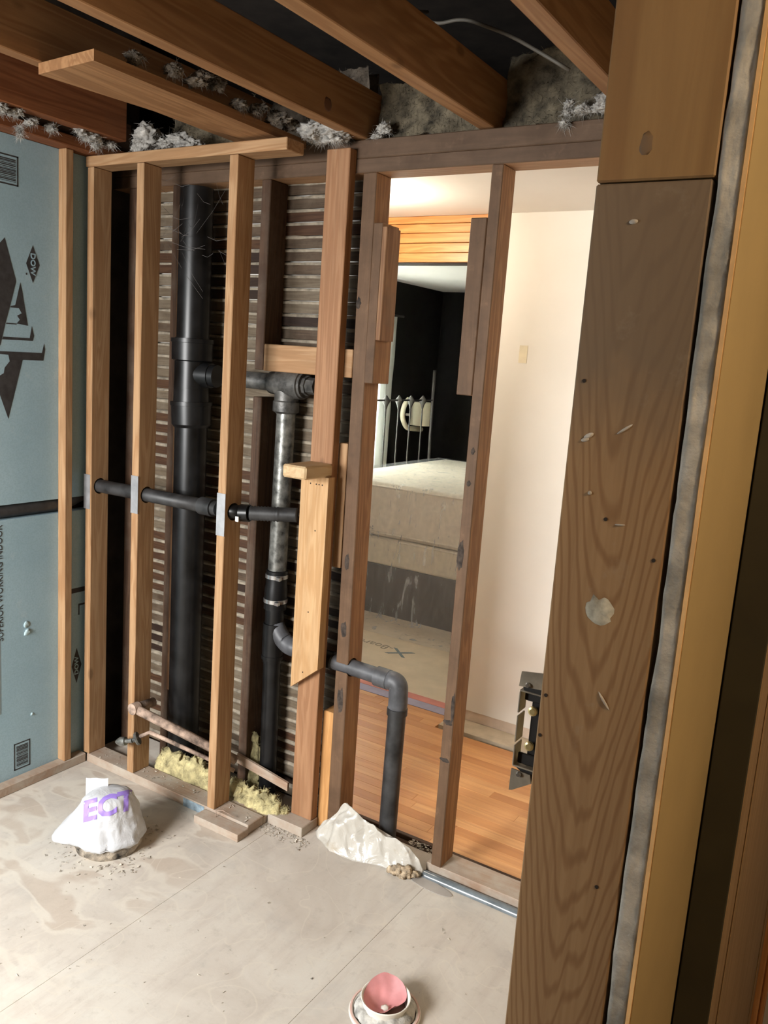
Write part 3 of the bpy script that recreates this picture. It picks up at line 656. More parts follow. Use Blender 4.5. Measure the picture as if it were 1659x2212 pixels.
# joists
for i, (a, b, lab) in enumerate(((-1.690, -1.640, 'ceiling joist with a dark knot near its end, left of the middle joist'),
                               (-1.237, -1.183, 'middle ceiling joist, ending above the doorway between the rooms'),
                               (-.788, -.737, 'rightmost ceiling joist, running behind the large door post'))):
    j = timber('ceiling_joist', a, b, -1.0, 2.52, 2.4775, 2.630, 'joist_y', lab, 'joist')
    if i == 0:
        v, f = blobgeo((b, 2.20, 2.520), .020, 3, (.06, 1, 1), 2, .3); put('knot', v, f, plain('dark_knot', (.12, .05, .02), .7), j, True)
timber('ceiling_joist', -.335, -.285, -1.0, 2.52, 2.4775, 2.630, 'joist_y', 'ceiling joist hidden just right of the door post head', 'joist')
timber('ceiling_joist', .12, .17, -1.0, 2.52, 2.4775, 2.630, 'joist_y', 'ceiling joist farthest right over the hall', 'joist')
timber('ceiling_joist', -2.150, -2.100, -1.0, 2.52, 2.4835, 2.640, 'joist_y', 'ceiling joist with the wide board hung below it, at upper left', 'joist')
timber('ceiling_joist', -2.615, -2.560, -1.0, 2.225, 2.4835, 2.625, 'red_joist', 'reddish cut-off ceiling joist nearest the foam wall', 'joist')
prism('ceiling_board', [(-2.115, 1.535), (-1.868, 1.515), (-1.872, 2.400), (-1.985, 2.400)], 'z', 2.4545, 2.4825, M['joist_y'])
tag(bpy.data.objects['ceiling_board'], 'wide tapering board fixed flat under the upper left joist', 'board')
# insulation
batt('insulation_batt', -1.640, -1.238, 2.489, 2.66, 2.50, M['wool_grey'], 'grey brown wool packed between the first and middle joists', 3)
batt('insulation_batt', -1.182, -.789, 2.489, 2.70, 2.50, M['wool_grey'], 'grey brown wool packed between the middle and right joists', 5)
batt('insulation_batt', -.736, -.30, 2.489, 2.70, 2.50, M['wool_grey'], 'grey brown wool right of the rightmost joist', 8)
batt('insulation_batt', -2.098, -1.692, 2.489, 2.72, 2.50, M['fur_grey'], 'dusty wool between the wide ceiling board and the first joist', 7)
batt('insulation_batt', -2.556, -2.152, 2.489, 2.66, 2.46, M['wool_grey'], 'dusty wool behind the cut-off joist at upper left', 9)
def cl(pts): return [((x, y, z), r) for x, y, z, r in pts]
tuft('wool_tuft', cl([(-2.54, 2.27, 2.49, .035), (-2.49, 2.28, 2.50, .04), (-2.43, 2.28, 2.485, .035), (-2.37, 2.30, 2.49, .03), (-2.32, 2.30, 2.495, .035), (-2.53, 2.30, 2.47, .025)]), M['wool_white'], 'white fluffy insulation hanging over the new top plate at its left', seed=2, n=520)
tuft('wool_tuft', cl([(-2.60, 1.74, 2.47, .018), (-2.60, 1.80, 2.468, .02), (-2.61, 1.87, 2.466, .016), (-2.62, 1.95, 2.468, .015), (-2.63, 1.835, 2.44, .010), (-2.63, 1.838, 2.415, .008)]), M['wool_white'], 'white wool wisps along the foot of the reddish cut-off joist', seed=3, n=260, ln=.02)
tuft('wool_tuft', cl([(-2.60, 2.06, 2.475, .018), (-2.60, 2.10, 2.47, .024), (-2.62, 2.15, 2.465, .022), (-2.60, 2.19, 2.47, .016)]), M['wool_white'], 'dirty white wool clump above the corner of the foam wall', seed=4, n=260, ln=.02)
tuft('wool_tuft', cl([(-1.868, 1.66, 2.506, .024), (-1.866, 1.78, 2.508, .024), (-1.866, 1.86, 2.510, .026), (-1.868, 1.95, 2.510, .028), (-1.864, 2.04, 2.506, .026), (-1.866, 2.13, 2.508, .028), (-1.864, 2.22, 2.506, .028), (-1.862, 2.31, 2.504, .026)]), M['fur_grey'], 'row of dusty wool tufts above the edge of the wide ceiling board', seed=5, n=500)
tuft('wool_tuft', cl([(-1.79, 2.33, 2.50, .04), (-1.74, 2.345, 2.48, .036), (-1.70, 2.355, 2.475, .03), (-1.80, 2.35, 2.46, .03)]), M['wool_white'], 'grey white wool clump between the new plate end and the flat stud', seed=6, n=320)
tuft('wool_tuft', cl([(-1.61, 2.43, 2.485, .016), (-1.59, 2.44, 2.50, .02)]), M['wool_white'], 'tiny wool clump at the end of the first joist', seed=16, n=80, ln=.02)
tuft('wool_tuft', cl([(-.95, 2.40, 2.49, .02), (-.90, 2.405, 2.50, .024), (-.85, 2.40, 2.51, .028), (-.80, 2.39, 2.50, .03), (-.955, 2.41, 2.465, .012)]), M['wool_white'], 'white wool wisp lying on the old top plate near the door post', seed=8, n=300)
tuft('wool_tuft', cl([(-1.71, 1.28, 2.66, .05), (-1.72, 1.40, 2.66, .04)]), M['fur_grey'], 'dark dusty wool in the gap left of the first joist', seed=9, n=120)
def heap(name, x0, x1, yc, hw, h, lab, seed, z0=.0):
    rg = random.Random(seed); nx = int((x1-x0)/.005); ny = 26; V, F = [], []
    for i in range(nx+1):
        x = x0+(x1-x0)*i/nx; e = min(1, (x-x0)/.03, (x1-x)/.03)
        e = max(0, e)**.5
        for j in range(ny+1):
            v = -1+2*j/ny; q = 1+.55*nz((x, v*.05, seed), 16)+.35*nz((x, v*.06, seed), 38)
            z = z0+e*h*q*max(0, 1-v*v)**.6; yy = yc+hw*v*(1+.35*nz((x, seed, 0), 14))*(.4+.6*e)
            p = Vector((x, yy, z)); k = .012*nz(p, 45)+.007*nz(p, 95)+.004*nz(p, 190)
            V.append(p+Vector((.5*k, k, k*.8 if z > z0+.004 else 0)))
    for i in range(nx):
        for j in range(ny): a = i*(ny+1)+j; F.append([a, a+ny+1, a+ny+2, a+1])
    fibres(V, F, V[:], 1800, .012, .0005, rg, 0)
    o = put(name, V, F, M['wool_yellow'], None, True); tag(o, lab, 'insulation'); o['kind'] = 'stuff'; return o
heap('wool_heap', -2.445, -2.06, 2.345, .042, .085, 'yellow insulation wool on the floor between the second and third new studs', 12, .03)
heap('wool_heap', -2.075, -1.79, 2.352, .030, .055, 'yellow insulation wool under the grey wood strip, right of the third stud', 13, .03)
heap('wool_heap', -2.10, -1.985, 2.465, .030, .26, 'yellow insulation wool stuffed left of the thin black drain foot', 14)
heap('wool_heap', -1.815, -1.765, 2.362, .016, .075, 'small yellow wool wad at the foot of the flat stud', 15)
# cable in the joist bay
tag(tube('electric_cable', fillet([(-1.40, 2.35, 2.80), (-1.36, 2.18, 2.735), (-1.285, 2.20, 2.695), (-1.197, 2.20, 2.703), (-1.05, 2.2, 2.640), (-.94, 2.2, 2.575), (-.88, 2.22, 2.54)], .05), .005, M['cable'], None, 8), 'grey electric cable arching through the dark ceiling above the joists', 'cable')

# ================================================================== PLUMBING
SX, SY = -2.378, 2.404
stk = empty('soil_stack', (SX, SY, 0), 'thick glossy black soil stack rising behind the second and third studs', 'pipe')
lathe('stack_pipe', (SX+.012, SY, -.03), (SX+.004, SY, 1.46), [(0, .063), (1.49, .063)], M['black_abs'], stk, 32)
lathe('lower_hub', (SX+.006, SY, 1.455), (SX, SY, 1.62), [(0, .066), (.012, .076), (.085, .078), (.0855, .081), (.100, .081), (.1005, .070), (.16, .066)], M['black_abs'], stk, 32)
lathe('tee_body', (SX, SY, 1.60), (SX, SY, 1.80), [(0, .067), (.11, .067), (.115, .078), (.180, .079), (.181, .082), (.196, .082), (.197, .066), (.2, .066)], M['black_abs'], stk, 32)
lathe('stack_pipe', (SX, SY, 1.79), (SX+.0, SY, 2.35), [(0, .0625), (.56, .0625)], M['black_abs'], stk, 32)
lathe('tee_branch', (SX+.02, SY, 1.662), (SX+.20, SY+.03, 1.660), [(0, .050), (.055, .048), (.075, .047), (.076, .043), (.10, .043)], M['black_abs'], stk)
V, F = [], []
rg = random.Random(4)
for i in range(40):
    a = Vector((SX+rg.uniform(-.16, .2), rg.uniform(2.31, 2.34), rg.uniform(2.1, 2.38))); b = a+Vector((rg.gauss(0, .08), rg.gauss(0, .02), rg.gauss(0, .07))); k = len(V); d = Vector((0, 0, .0005))
    V += [a-d, a+d, (a+b)/2-Vector((0, 0, .01))+d, b+d, b-d, (a+b)/2-Vector((0, 0, .01))-d]; F += [[k, k+1, k+2, k+5], [k+5, k+2, k+3, k+4]]
o = put('cobweb', V, F, plain('cobweb_grey', (.10, .09, .085), 1.0)); tag(o, 'thin grey cobweb strands across the top of the black stack', 'cobweb'); o['kind'] = 'stuff'

VX, VY = -1.944, 2.452
wp = empty('waste_pipe', (VX, VY, 0), 'grey iron waste pipe with a tee on top and black plastic below two steel clamps', 'pipe')
lathe('horizontal_pipe', (-2.176, 2.434, 1.660), (VX-.04, VY, 1.656), [(0, .033), (.04, .033), (.041, .032), (.195, .032)], M['iron'], wp)
lathe('iron_tee', (VX-.075, VY, 1.656), (VX+.085, VY, 1.656), [(0, .034), (.003, .041), (.04, .044), (.045, .052), (.148, .052), (.150, .046), (.16, .046)], M['iron'], wp, 28)
lathe('tee_plug', (VX+.085, VY, 1.656), (VX+.135, VY, 1.656), [(0, .036), (.014, .036), (.015, .030), (.05, .030)], M['iron'], wp, 8)
lathe('tee_leg', (VX, VY, 1.655), (VX, VY, 1.545), [(0, .045), (.06, .045), (.065, .049), (.100, .049), (.108, .036), (.11, .036)], M['iron'], wp, 28)
lathe('vertical_pipe', (VX+.002, VY, 1.55), (VX-.004, VY, .935), [(0, .0355), (.615, .0355)], M['galv'], wp, 28)
lathe('rubber_coupling', (VX-.004, VY, .952), (VX-.006, VY, .795), [(0, .038), (.003, .041), (.06, .041), (.075, .044), (.14, .044), (.155, .044), (.157, .037)], M['black_abs'], wp, 28)
for z, r in ((.928, .0425), (.832, .0455)):
    lathe('hose_clamp', (VX-.005, VY, z-.008), (VX-.005, VY, z+.008), [(0, r-.002), (0.0005, r+.0012), (.0155, r+.0012), (.016, r-.002)], M['chrome'], wp, 28)
    box('clamp_screw', VX+.026, VX+.046, VY-r-.005, VY-r+.010, z-.007, z+.007, M['chrome'], wp, .002)
lathe('plastic_wye', (VX-.006, VY, .80), (VX-.008, VY, .575), [(0, .0365), (.06, .0365), (.061, .042), (.16, .042), (.19, .041), (.1905, .043), (.205, .043), (.206, .037), (.22, .037)], M['black_abs'], wp, 28)
tube('wye_branch', fillet([(VX-.007, VY, .742), (VX+.03, VY, .690), (-1.875, 2.45, .665), (-1.81, 2.45, .662)], .06), .0345, M['grey_pvc'], wp)
lathe('drain_foot', (VX-.008, VY, .582), (VX+.0, VY, -.03), [(0, .034), (.61, .034)], M['black_abs'], wp, 28)
lathe('branch_pipe', (-1.85, 2.45, .662), (-1.471, 2.45, .6515), [(0, .0295), (.378, .0295)], M['grey_pvc'], wp, 24)
lathe('pipe_cap', (-1.70, 2.45, .6575), (-1.64, 2.45, .656), [(0, .0295), (.001, .0345), (.040, .0345), (.045, .030)], M['black_abs'], wp, 24)
el = empty('elbow_pipe', (-1.385, 2.45, 0), 'dusty black elbow pipe coming out of the doorway stud and down to the floor', 'pipe')
lathe('socket', (-1.470, 2.45, .6505), (-1.415, 2.45, .649), [(0, .0305), (.001, .036), (.052, .036), (.053, .033)], M['grey_pvc'], el, 24)
tube('elbow', fillet([(-1.425, 2.45, .6495), (-1.378, 2.45, .6485), (-1.3745, 2.45, .590), (-1.375, 2.45, .545)], .055, 10), .0345, M['grey_pvc'], el, 24)
lathe('elbow_rim', (-1.375, 2.45, .556), (-1.375, 2.45, .530), [(0, .0345), (.001, .037), (.025, .037), (.026, .033)], M['dusty_abs'], el, 24)
lathe('down_pipe', (-1.375, 2.45, .535), (-1.378, 2.45, .0), [(0, .0325), (.535, .0325)], M['dusty_abs'], el, 24)

rp = empty('rusty_pipe', (-2.43, 2.195, 0), 'rusty pipe with an elbow at the second stud, sloping down behind the third', 'pipe')
tube('pipe_run', fillet([(-2.428, 2.292, .330), (-2.428, 2.193, .334), (-2.02, 2.345, .185)], .03), .0185, M['rust'], rp, 14)
lathe('elbow_fitting', (-2.428, 2.212, .3333), (-2.428, 2.175, .334), [(0, .019), (.001, .0235), (.034, .0235), (.037, .016)], M['rust'], rp, 14)
tag(prism('wood_strip', [(-2.06, .182), (-1.802, .142), (-1.802, .108), (-2.06, .142)], 'y', 2.395, 2.405, M['plate_dusty']), 'loose grey wood strip sloping in front of the thin black drain foot', 'wood strip')
vp = empty('water_valve', (-2.395, 2.18, 0), 'small dusty shut-off valve with round wheel and thin pipe, below the rusty pipe', 'valve')
tube('thin_pipe', [(-2.395, 2.19, .224), (-2.345, 2.198, .256), (-2.02, 2.335, .145)], .0085, M['rust'], vp, 10)
lathe('wheel', (-2.392, 2.186, .222), (-2.412, 2.170, .210), [(0, .008), (.002, .026), (.008, .028), (.013, .026), (.014, .012), (.026, .009)], M['galv'], vp, 20)
lathe('valve_body', (-2.412, 2.170, .210), (-2.487, 2.150, .188), [(0, .009), (.03, .009), (.032, .017), (.055, .019), (.066, .014), (.078, .006)], M['galv'], vp, 12)

# ================================================================== DOOR POST (near right) AND YELLOW WALL
po = tag(box('door_post', -.262, -.1635, .75, .80, .0005, 1.9265, M['post'], None, .0015), 'large weathered wooden post close to the camera, with U-shaped grain', 'post')
po.data.transform(Matrix.Translation(Vector(po['wo']))); po.location = (0, 0, 0); po['wo'] = [0, 0, 0]
pt = tag(box('post_head', -.2615, -.162, .748, .80, 1.9275, 2.4765, M['post_top'], None, .0015), 'golden brown wood head standing on top of the weathered post', 'post')
tag(box('wall_stud', -.262, -.1635, 2.32, 2.4185, .0005, 2.4765, M['dark_z'], None, .002), 'stud at the far end of the wall behind the door post', 'stud')
def splat(name, pts, y, mat, par):
    cx = sum(p[0] for p in pts)/len(pts); cz = sum(p[1] for p in pts)/len(pts); n = len(pts)
    V = [Vector((p[0], y, p[1])) for p in pts]+[Vector((cx+(p[0]-cx)*.6, y-.0018-.001*nz((p[0], 0, p[1]), 300), cz+(p[1]-cz)*.6)) for p in pts]+[Vector((cx, y-.0014, cz))]
    F = [[i, (i+1) % n, n+(i+1) % n, n+i] for i in range(n)]+[[n+i, n+(i+1) % n, 2*n] for i in range(n)]
    return put(name, V, F, mat, par, True)
rg = random.Random(5)
splat('compound_splat', [(-.214+.0135*cos(k*pi/9)*(1+.5*nz((k, 0, 0), .9)), 1.547+.0135*sin(k*pi/9)*(1+.45*nz((0, k, 0), .9))) for k in range(18)], .7498, M['stain'], po)
for (x, z, l, w, ang) in ((-.243, 1.707, .010, .0022, .5), (-.246, 1.703, .008, .002, .3), (-.211, 1.716, .017, .0013, .65), (-.225, 1.894, .008, .0022, .1), (-.20, 1.462, .02, .0012, -.9), (-.236, 1.655, .004, .002, 0), (-.205, 1.63, .01, .0008, .1)):
    splat('scuff', [(x+l*.5*cos(t)*cos(ang)-w*sin(t)*sin(ang), z+l*.5*cos(t)*sin(ang)+w*sin(t)*cos(ang)) for t in [k*pi/5 for k in range(10)]], .7498, M['streak'], po)
for (x, z) in ((-.2185, 1.633), (-.1715, 1.603), (-.253, 1.756), (-.2565, 1.452), (-.258, 1.41), (-.185, 1.275)): tube('nail_hole', [(x, .7493, z), (x, .7502, z)], .0018, M['nailhole'], po, 10)
v, f = blobgeo((-.222, .7482, 1.957), .007, 3, (1, .08, 1.4), 2, .4); put('knot', v, f, plain('dark_knot_b', (.15, .09, .045), .7), pt, True)
for o_, lst in ((B, ((-1.167, 1.155, .012, .050), (-1.155, 1.500, .007, .012), (-1.160, 1.395, .008, .010), (-1.158, .575, .016, .010), (-1.158, .438, .017, .008), (-1.145, .63, .006, .055))), (A, ((-1.605, .80, .012, .03), (-1.600, .53, .012, .05), (-1.61, 1.05, .010, .03), (-1.63, 1.95, .010, .02)))):
    for x, z, w, h in lst:
        splat('dark_stain', [(x+w*cos(k*pi/8)*(1+.5*nz((k, z, 0), .9)), z+h*sin(k*pi/8)*(1+.5*nz((0, k, z), .9))) for k in range(16)], 2.4196, M['stain_dark'], o_)
# broken plaster edge, ragged on its left, with the painted skin on its right
n = 150; V, F = [], []
for i in range(n+1):
    z = .3+2.17*i/n; rag = -.1598+.004*nz((z, 0, 0), 3.5)+.0022*nz((z, 4, 0), 16)+.0009*nz((z, 9, 0), 60); rag = min(rag, -.1545)
    if z > 2.02: rag -= .0005
    for j in range(8):
        t = j/7; x = rag+(-.1412-rag)*t
        V.append(Vector((x, .7485+.0016*nz((x*1, 0, z), 90)-.0009*nz((x, 3, z), 220)+(.0022 if j == 0 else 0), z)))
    V.append(Vector((-.1412, .79, z))); V.append(Vector((rag+.001, .79, z)))
for i in range(n):
    for j in range(10):
        a = i*10+j; b = i*10+(j+1) % 10; F.append([a, b, b+10, a+10])
pw = struct(box('wall_right', -.1565, -.1375, .79, 2.56, .0, 2.476, M['yellow_wall'], None, 0))
put('plaster_edge', V, F, M['plaster'], pw, True)
n = 90; V, F = [], []
for i in range(n+1):
    z = .3+2.17*i/n; e = .0005*nz((z, 0, 2), 14); V += [Vector((-.1411+e, .7465, z)), Vector((-.1372+.0004*nz((z, 7, 2), 20), .7455, z)), Vector((-.1372, .80, z)), Vector((-.1411, .80, z))]
for i in range(n):
    for j in range(4):
        a = i*4+j; b = i*4+(j+1) % 4; F.append([a, b, b+4, a+4])
put('paint_edge', V, F, M['orange_edge'], pw)
box('paint_skin', -.1371, -.1362, .7468, 1.9, .0, 2.476, M['yellow_wall'], pw, 0)
# open wooden door lying against the yellow wall
dr = empty('door_1', (-.115, 1.01, 0)); struct(dr)
box('door_leaf', -.134, -.0935, 1.0125, 1.945, .012, 2.04, M['door_brown'], dr, .003)
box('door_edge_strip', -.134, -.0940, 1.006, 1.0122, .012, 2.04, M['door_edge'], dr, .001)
for y0, y1 in ((1.10, 1.115), (1.83, 1.845)): box('door_moulding', -.0932, -.0915, y0, y1, .2, 1.9, M['door_brown'], dr, .0005)
tr = struct(box('trim_2', -.134, -.082, 1.952, 2.06, .0, 2.10, M['casing'], None, .003))
box('casing_bead', -.0815, -.072, 1.965, 1.985, .0, 2.10, M['casing'], tr, .003)
box('casing_bead', -.0815, -.072, 2.02, 2.045, .0, 2.10, M['casing'], tr, .003)
# electric box on the left side of the post
sb = empty('switch_box', (-.28, .79, 1.33), 'open metal electrical box fixed to the left side of the door post', 'electrical box')
x0, x1, yb0, yb1, z0, z1 = -.2945, -.2625, .778, .796, 1.3555, 1.4365
box('side_plate', x0, x0+.0016, yb0, yb1, z0, z0+.022, M['box_steel'], sb, .0003)
box('side_plate', x0, x0+.0016, yb0, yb1, z0+.0255, z0+.0545, M['box_steel'], sb, .0003)
box('side_plate', x0, x0+.0016, yb0, yb1, z0+.058, z1, M['box_steel'], sb, .0003)
box('top_plate_flap', x0, x1, yb0+.001, yb1, z1, z1+.0018, M['box_steel'], sb, .0003)
box('bottom_plate_flap', x0, x1, yb0+.001, yb1, z0-.0018, z0, M['box_steel'], sb, .0003)
box('back_clamp', x0+.0115, x1, yb1-.008, yb1-.003, z0, z1, M['black'], sb, .0004)
box('post_side_plate', x1-.0016, x1, yb0, yb1, z0, z1, M['box_steel'], sb, .0003)
for z in (1.4175, 1.379):
    lathe('brass_screw', (-.2795, yb1-.008, z), (-.2795, yb1-.016, z), [(0, .0022), (.004, .0022), (.0045, .0052), (.007, .0048), (.008, .003)], M['brass'], sb, 14)
box('cable_clamp', x0+.004, x1-.002, yb0+.006, yb1-.009, z1-.010, z1-.001, M['black'], sb, .001)
box('cable_clamp', x0+.003, x1-.002, yb0+.006, yb1-.009, z0+.001, z0+.013, M['black'], sb, .001)
prism('upper_ear', [(x0-.001, z1+.006), (x1-.006, z1+.008), (x1-.005, z1+.026), (x0+.0005, z1+.022)], 'y', yb0-.0006, yb0+.001, M['box_steel'], sb)
prism('ear_bracket', [(x0+.004, z1+.0015), (x1-.004, z1+.0015), (x1-.003, z1+.011), (x0+.002, z1+.009)], 'y', yb0+.002, yb0+.007, M['black'], sb)
prism('lower_ear', [(x0-.0005, z0-.0285), (x0+.003, z0-.0275), (x1-.009, z0-.014), (x1-.011, z0-.005), (x0, z0-.004)], 'y', yb0-.0006, yb0+.001, M['box_steel'], sb)
prism('ear_bracket', [(x0+.003, z0-.0015), (x1-.001, z0-.0015), (x1-.001, z0-.010), (x1-.010, z0-.013)], 'y', yb0+.002, yb0+.007, M['black'], sb)
for (x, z) in ((x0+.009, z1+.0095), (x0+.009, z0-.0075)): lathe('ear_screw', (x, yb0-.0004, z), (x, yb0-.004, z), [(0, .0015), (.001, .003), (.0034, .002)], M['chrome'], sb, 10)

# ================================================================== ON THE BATHROOM FLOOR
# bagged drain stub
BC = Vector((-2.185, 1.865, 0))
bd = empty('drain_stub', tuple(BC), 'crusty brown pipe stub in the floor under the white plastic bag', 'pipe stub')
V, F = [], []; NS = 40
prof = [(.112, .0), (.118, .012), (.120, .028), (.114, .045), (.108, .060), (.100, .066), (.085, .066)]
for (r, z) in prof:
    for k in range(NS):
        a = 2*pi*k/NS; q = 1+.07*nz((cos(a), sin(a), z*20), 3.2)+.03*nz((cos(a), sin(a), z*30), 9)
        V.append(BC+Vector((r*q*cos(a), r*q*sin(a), z*(1+.1*nz((cos(a), sin(a), 5), 4)))))
for i in range(len(prof)-1):
    for k in range(NS): F.append([i*NS+k, i*NS+(k+1) % NS, (i+1)*NS+(k+1) % NS, (i+1)*NS+k])
F.append([(len(prof)-1)*NS+k for k in range(NS)]); put('stub_ring', V, F, M['concrete'], bd, True)
tocam = (CAM-BC); tocam.z = 0; tocam.normalize(); left = Vector((-rgt.x, -rgt.y, 0)).normalized()
LV = [(.040, .122, 0), (.050, .126, 0), (.075, .120, .0), (.10, .112, .0), (.125, .104, .0), (.15, .095, .0), (.172, .085, .0), (.190, .070, .0), (.199, .045, .0), (.202, .006, .0)]
V, F = [], []; NS = 96
LV = [tuple(LV[i][q_]+(LV[i+1][q_]-LV[i][q_])*t_ for q_ in range(3)) for i in range(len(LV)-1) for t_ in (0, .34, .67)]+[LV[-1]]
for (z, r, sh) in LV:
    for k in range(NS):
        a = 2*pi*k/NS; d = Vector((cos(a), sin(a), 0)); l = max(0, d.dot(left)); fr = max(0, d.dot(tocam))
        low = max(0, 1-(z-.040)/.12)**1.3
        rr = r*(1+.60*(l**9)*low-.12*fr*(z > .05)+.05*nz((cos(a)*1.2, sin(a)*1.2, z*6), 2.0)+.16*(vo((cos(a), sin(a), z*6), 1.9)-.45)+.07*(vo((cos(a), sin(a), z*9), 4.3)-.45))
        zz_ = z-.022*(l**6)*low+.006*nz((cos(a), sin(a), 1), 5)*(low > .9)
        V.append(BC+d*rr+left*sh+Vector((0, 0, zz_)))
for i in range(len(LV)-1):
    for k in range(NS): F.append([i*NS+k, i*NS+(k+1) % NS, (i+1)*NS+(k+1) % NS, (i+1)*NS+k])
F.append([(len(LV)-1)*NS+k for k in range(NS)])
bg = put('plastic_bag', V, F, M['bag'], None, True)
tag(bg, 'white plastic bag with purple letters tied over the drain stub by the corner', 'bag')
bv = BVHTree.FromPolygons(V, F)
# standing flap of the bag on top
fp = []; 
for j in range(6):
    for i in range(7):
        s = i/6-.5; t = j/5; p = BC+left*(.045-s*.080)+Vector((0, 0, .160+t*.062))-tocam*(.030+.02*t)+tocam*(.012*nz((s*2, t*2, 0), 1.7)); fp.append(p)
ff = [[j*7+i, j*7+i+1, j*7+i+8, j*7+i+7] for j in range(5) for i in range(6)]
put('bag_flap', fp, ff, M['bag'], bg, True)
vd = (BC+Vector((0, 0, .1))-CAM).normalized(); vr = Vector((r2.x, r2.y, r2.z)); vu = vr.cross(vd)*-1
if vu.z < 0: vu = -vu
TV, TF = textgeo('ECT', .098, 0.0, .0035); out = []
ctr = BC+Vector((0, 0, .142))+left*.002; sl = radians(15)
for v in TV:
    x, y = v.x*1.04, v.y; x += y*.18
    p = ctr+vr*(x*cos(sl)-y*sin(sl))+vu*(x*sin(sl)+y*cos(sl))
    h = bv.ray_cast(p-vd*1.0, vd); out.append((h[0] if h[0] is not None else p)-vd*.0022)
# refine so the letters follow the bag
bm = bmesh.new(); tm = bpy.data.meshes.new('tmp'); tm.from_pydata(TV, [], TF); bm.from_mesh(tm)
bmesh.ops.remove_doubles(bm, verts=bm.verts[:], dist=1e-5); bmesh.ops.triangulate(bm, faces=bm.faces[:])
bmesh.ops.subdivide_edges(bm, edges=bm.edges[:], cuts=5, use_grid_fill=True)
bm.verts.index_update(); q = []
for v in bm.verts:
    x, y = v.co.x*1.04, v.co.y; x += y*.18
    p = ctr+vr*(x*cos(sl)-y*sin(sl))+vu*(x*sin(sl)+y*cos(sl)); h = bv.ray_cast(p-vd*1.0, vd)
    q.append((h[0] if h[0] is not None else None, p))
ok = [f for f in bm.faces if all(q[v.index][0] is not None for v in f.verts)]
put('printed_letters', [(a if a is not None else p)-vd*.0018 for a, p in q], [[v.index for v in f.verts] for f in ok], M['purple_ink'], bg, True); bm.free()

# crumpled sheet at the doorway
xs = [-1.655, -1.615, -1.529, -1.44, -1.33, -1.25, -1.21, -1.190]; yf = [2.388, 2.352, 2.312, 2.316, 2.352, 2.350, 2.378, 2.392]
rz = [.010, .050, .150, .118, .100, .080, .050, .018]; ry = [2.405, 2.40, 2.404, 2.398, 2.398, 2.402, 2.404, 2.406]
def itp(x, t):
    for i in range(len(xs)-1):
        if xs[i] <= x <= xs[i+1]:
            k = (x-xs[i])/(xs[i+1]-xs[i]); k2 = k*k*(3-2*k)*.5+k*.5; return t[i]+(t[i+1]-t[i])*k2
    return t[0] if x < xs[0] else t[-1]
NU, NV = 110, 44; V, F = [], []
for j in range(NV+1):
    t = j/NV
    for i in range(NU+1):
        x = xs[0]+(xs[-1]-xs[0])*i/NU; a, b, hgt = itp(x, yf), itp(x, ry), itp(x, rz)
        prof_ = sin(min(1, t*1.12)*pi/2)**1.2
        yy = a+(b-a)*t; z = hgt*prof_
        r1 = abs(nz((x*1.2+yy*1.6, yy*2.0, 0), 9)); r2_ = abs(nz((x*1.5-yy*1.1, yy, 3), 22))
        edge = min(1, t*5)
        r0 = abs(nz((x*1.0+yy*.9, yy*1.6, 5), 6.5)); c1 = vo((x, yy*2.2, 0), 11)-.45; c2 = vo((x, yy*1.6, 4), 24)-.45; z += edge*(.040*(.20-r0)+.050*c1+.018*c2)*(.45+hgt*6)*(1 if t < .93 else .5); yy += (-.020*(.22-r0)-.034*c1-.012*c2)*(.3+prof_)*edge
        V.append(Vector((x+.004*nz((x, yy, 8), 20), min(yy, 2.4145), max(.0015, z))))
for j in range(NV):
    for i in range(NU): a = j*(NU+1)+i; F.append([a, a+1, a+NU+2, a+NU+1])
sh = put('crumpled_sheet', V, F, M['sheet'], None, True); tag(sh, 'crumpled cream plastic sheet on the floor around the elbow pipe in the doorway', 'sheet')
md = sh.modifiers.new('thick', 'SOLIDIFY'); md.thickness = .0008; md.offset = -1
v, f = [], []
for i, (x, y, z, r) in enumerate(((-1.262, 2.346, .020, .022), (-1.235, 2.352, .022, .022), (-1.285, 2.338, .014, .016), (-1.21, 2.365, .016, .016), (-1.245, 2.340, .008, .014))):
    a, b = blobgeo((x, y, z), r, i*3.3, (1, .8, .9), 3, .6); k = len(v); v += a; f += [[q_+k for q_ in g] for g in b]
tag(put('plaster_lump', v, f, plain('brown_crust', (.40, .31, .21), .95, var=.5, sc=60, bump=.8), None, True), 'brown crusty lump on the right end of the crumpled sheet', 'rubble')
# toilet flange with pink film
TC = Vector((-.968, 1.785, 0))
tf = empty('toilet_flange', tuple(TC), 'white toilet flange in the floor with a pink rubber film folded in its pipe', 'toilet flange')
lathe('flange_ring', TC, TC+Vector((0, 0, .1)), [(0, .098), (.004, .100), (.009, .098), (.011, .090), (.009, .086), (.009, .07)], M['white_plastic'], tf, 40)
lathe('pink_ring', TC+Vector((0, 0, .0095)), TC+Vector((0, 0, .1)), [(0, .0975), (.003, .0965), (.0035, .0915), (0, .0905)], plain('pink_wax', (.60, .40, .34), .6), tf, 40)
NS = 40; V, F = [], []
for (r, z) in ((.086, .009), (.082, .020), (.074, .026), (.064, .030), (.058, .030)):
    for k in range(NS):
        a = 2*pi*k/NS; V.append(TC+Vector((r*cos(a)*(1+.05*nz((cos(a), sin(a), r*20), 4)), r*sin(a)*(1+.05*nz((cos(a), sin(a), r*20), 4)), z+.010*nz((r*30, cos(a)*2, sin(a)*2), 2.2))))
for i in range(4):
    for k in range(NS): F.append([i*NS+k, i*NS+(k+1) % NS, (i+1)*NS+(k+1) % NS, (i+1)*NS+k])
put('grout_residue', V, F, M['grout'], tf, True)
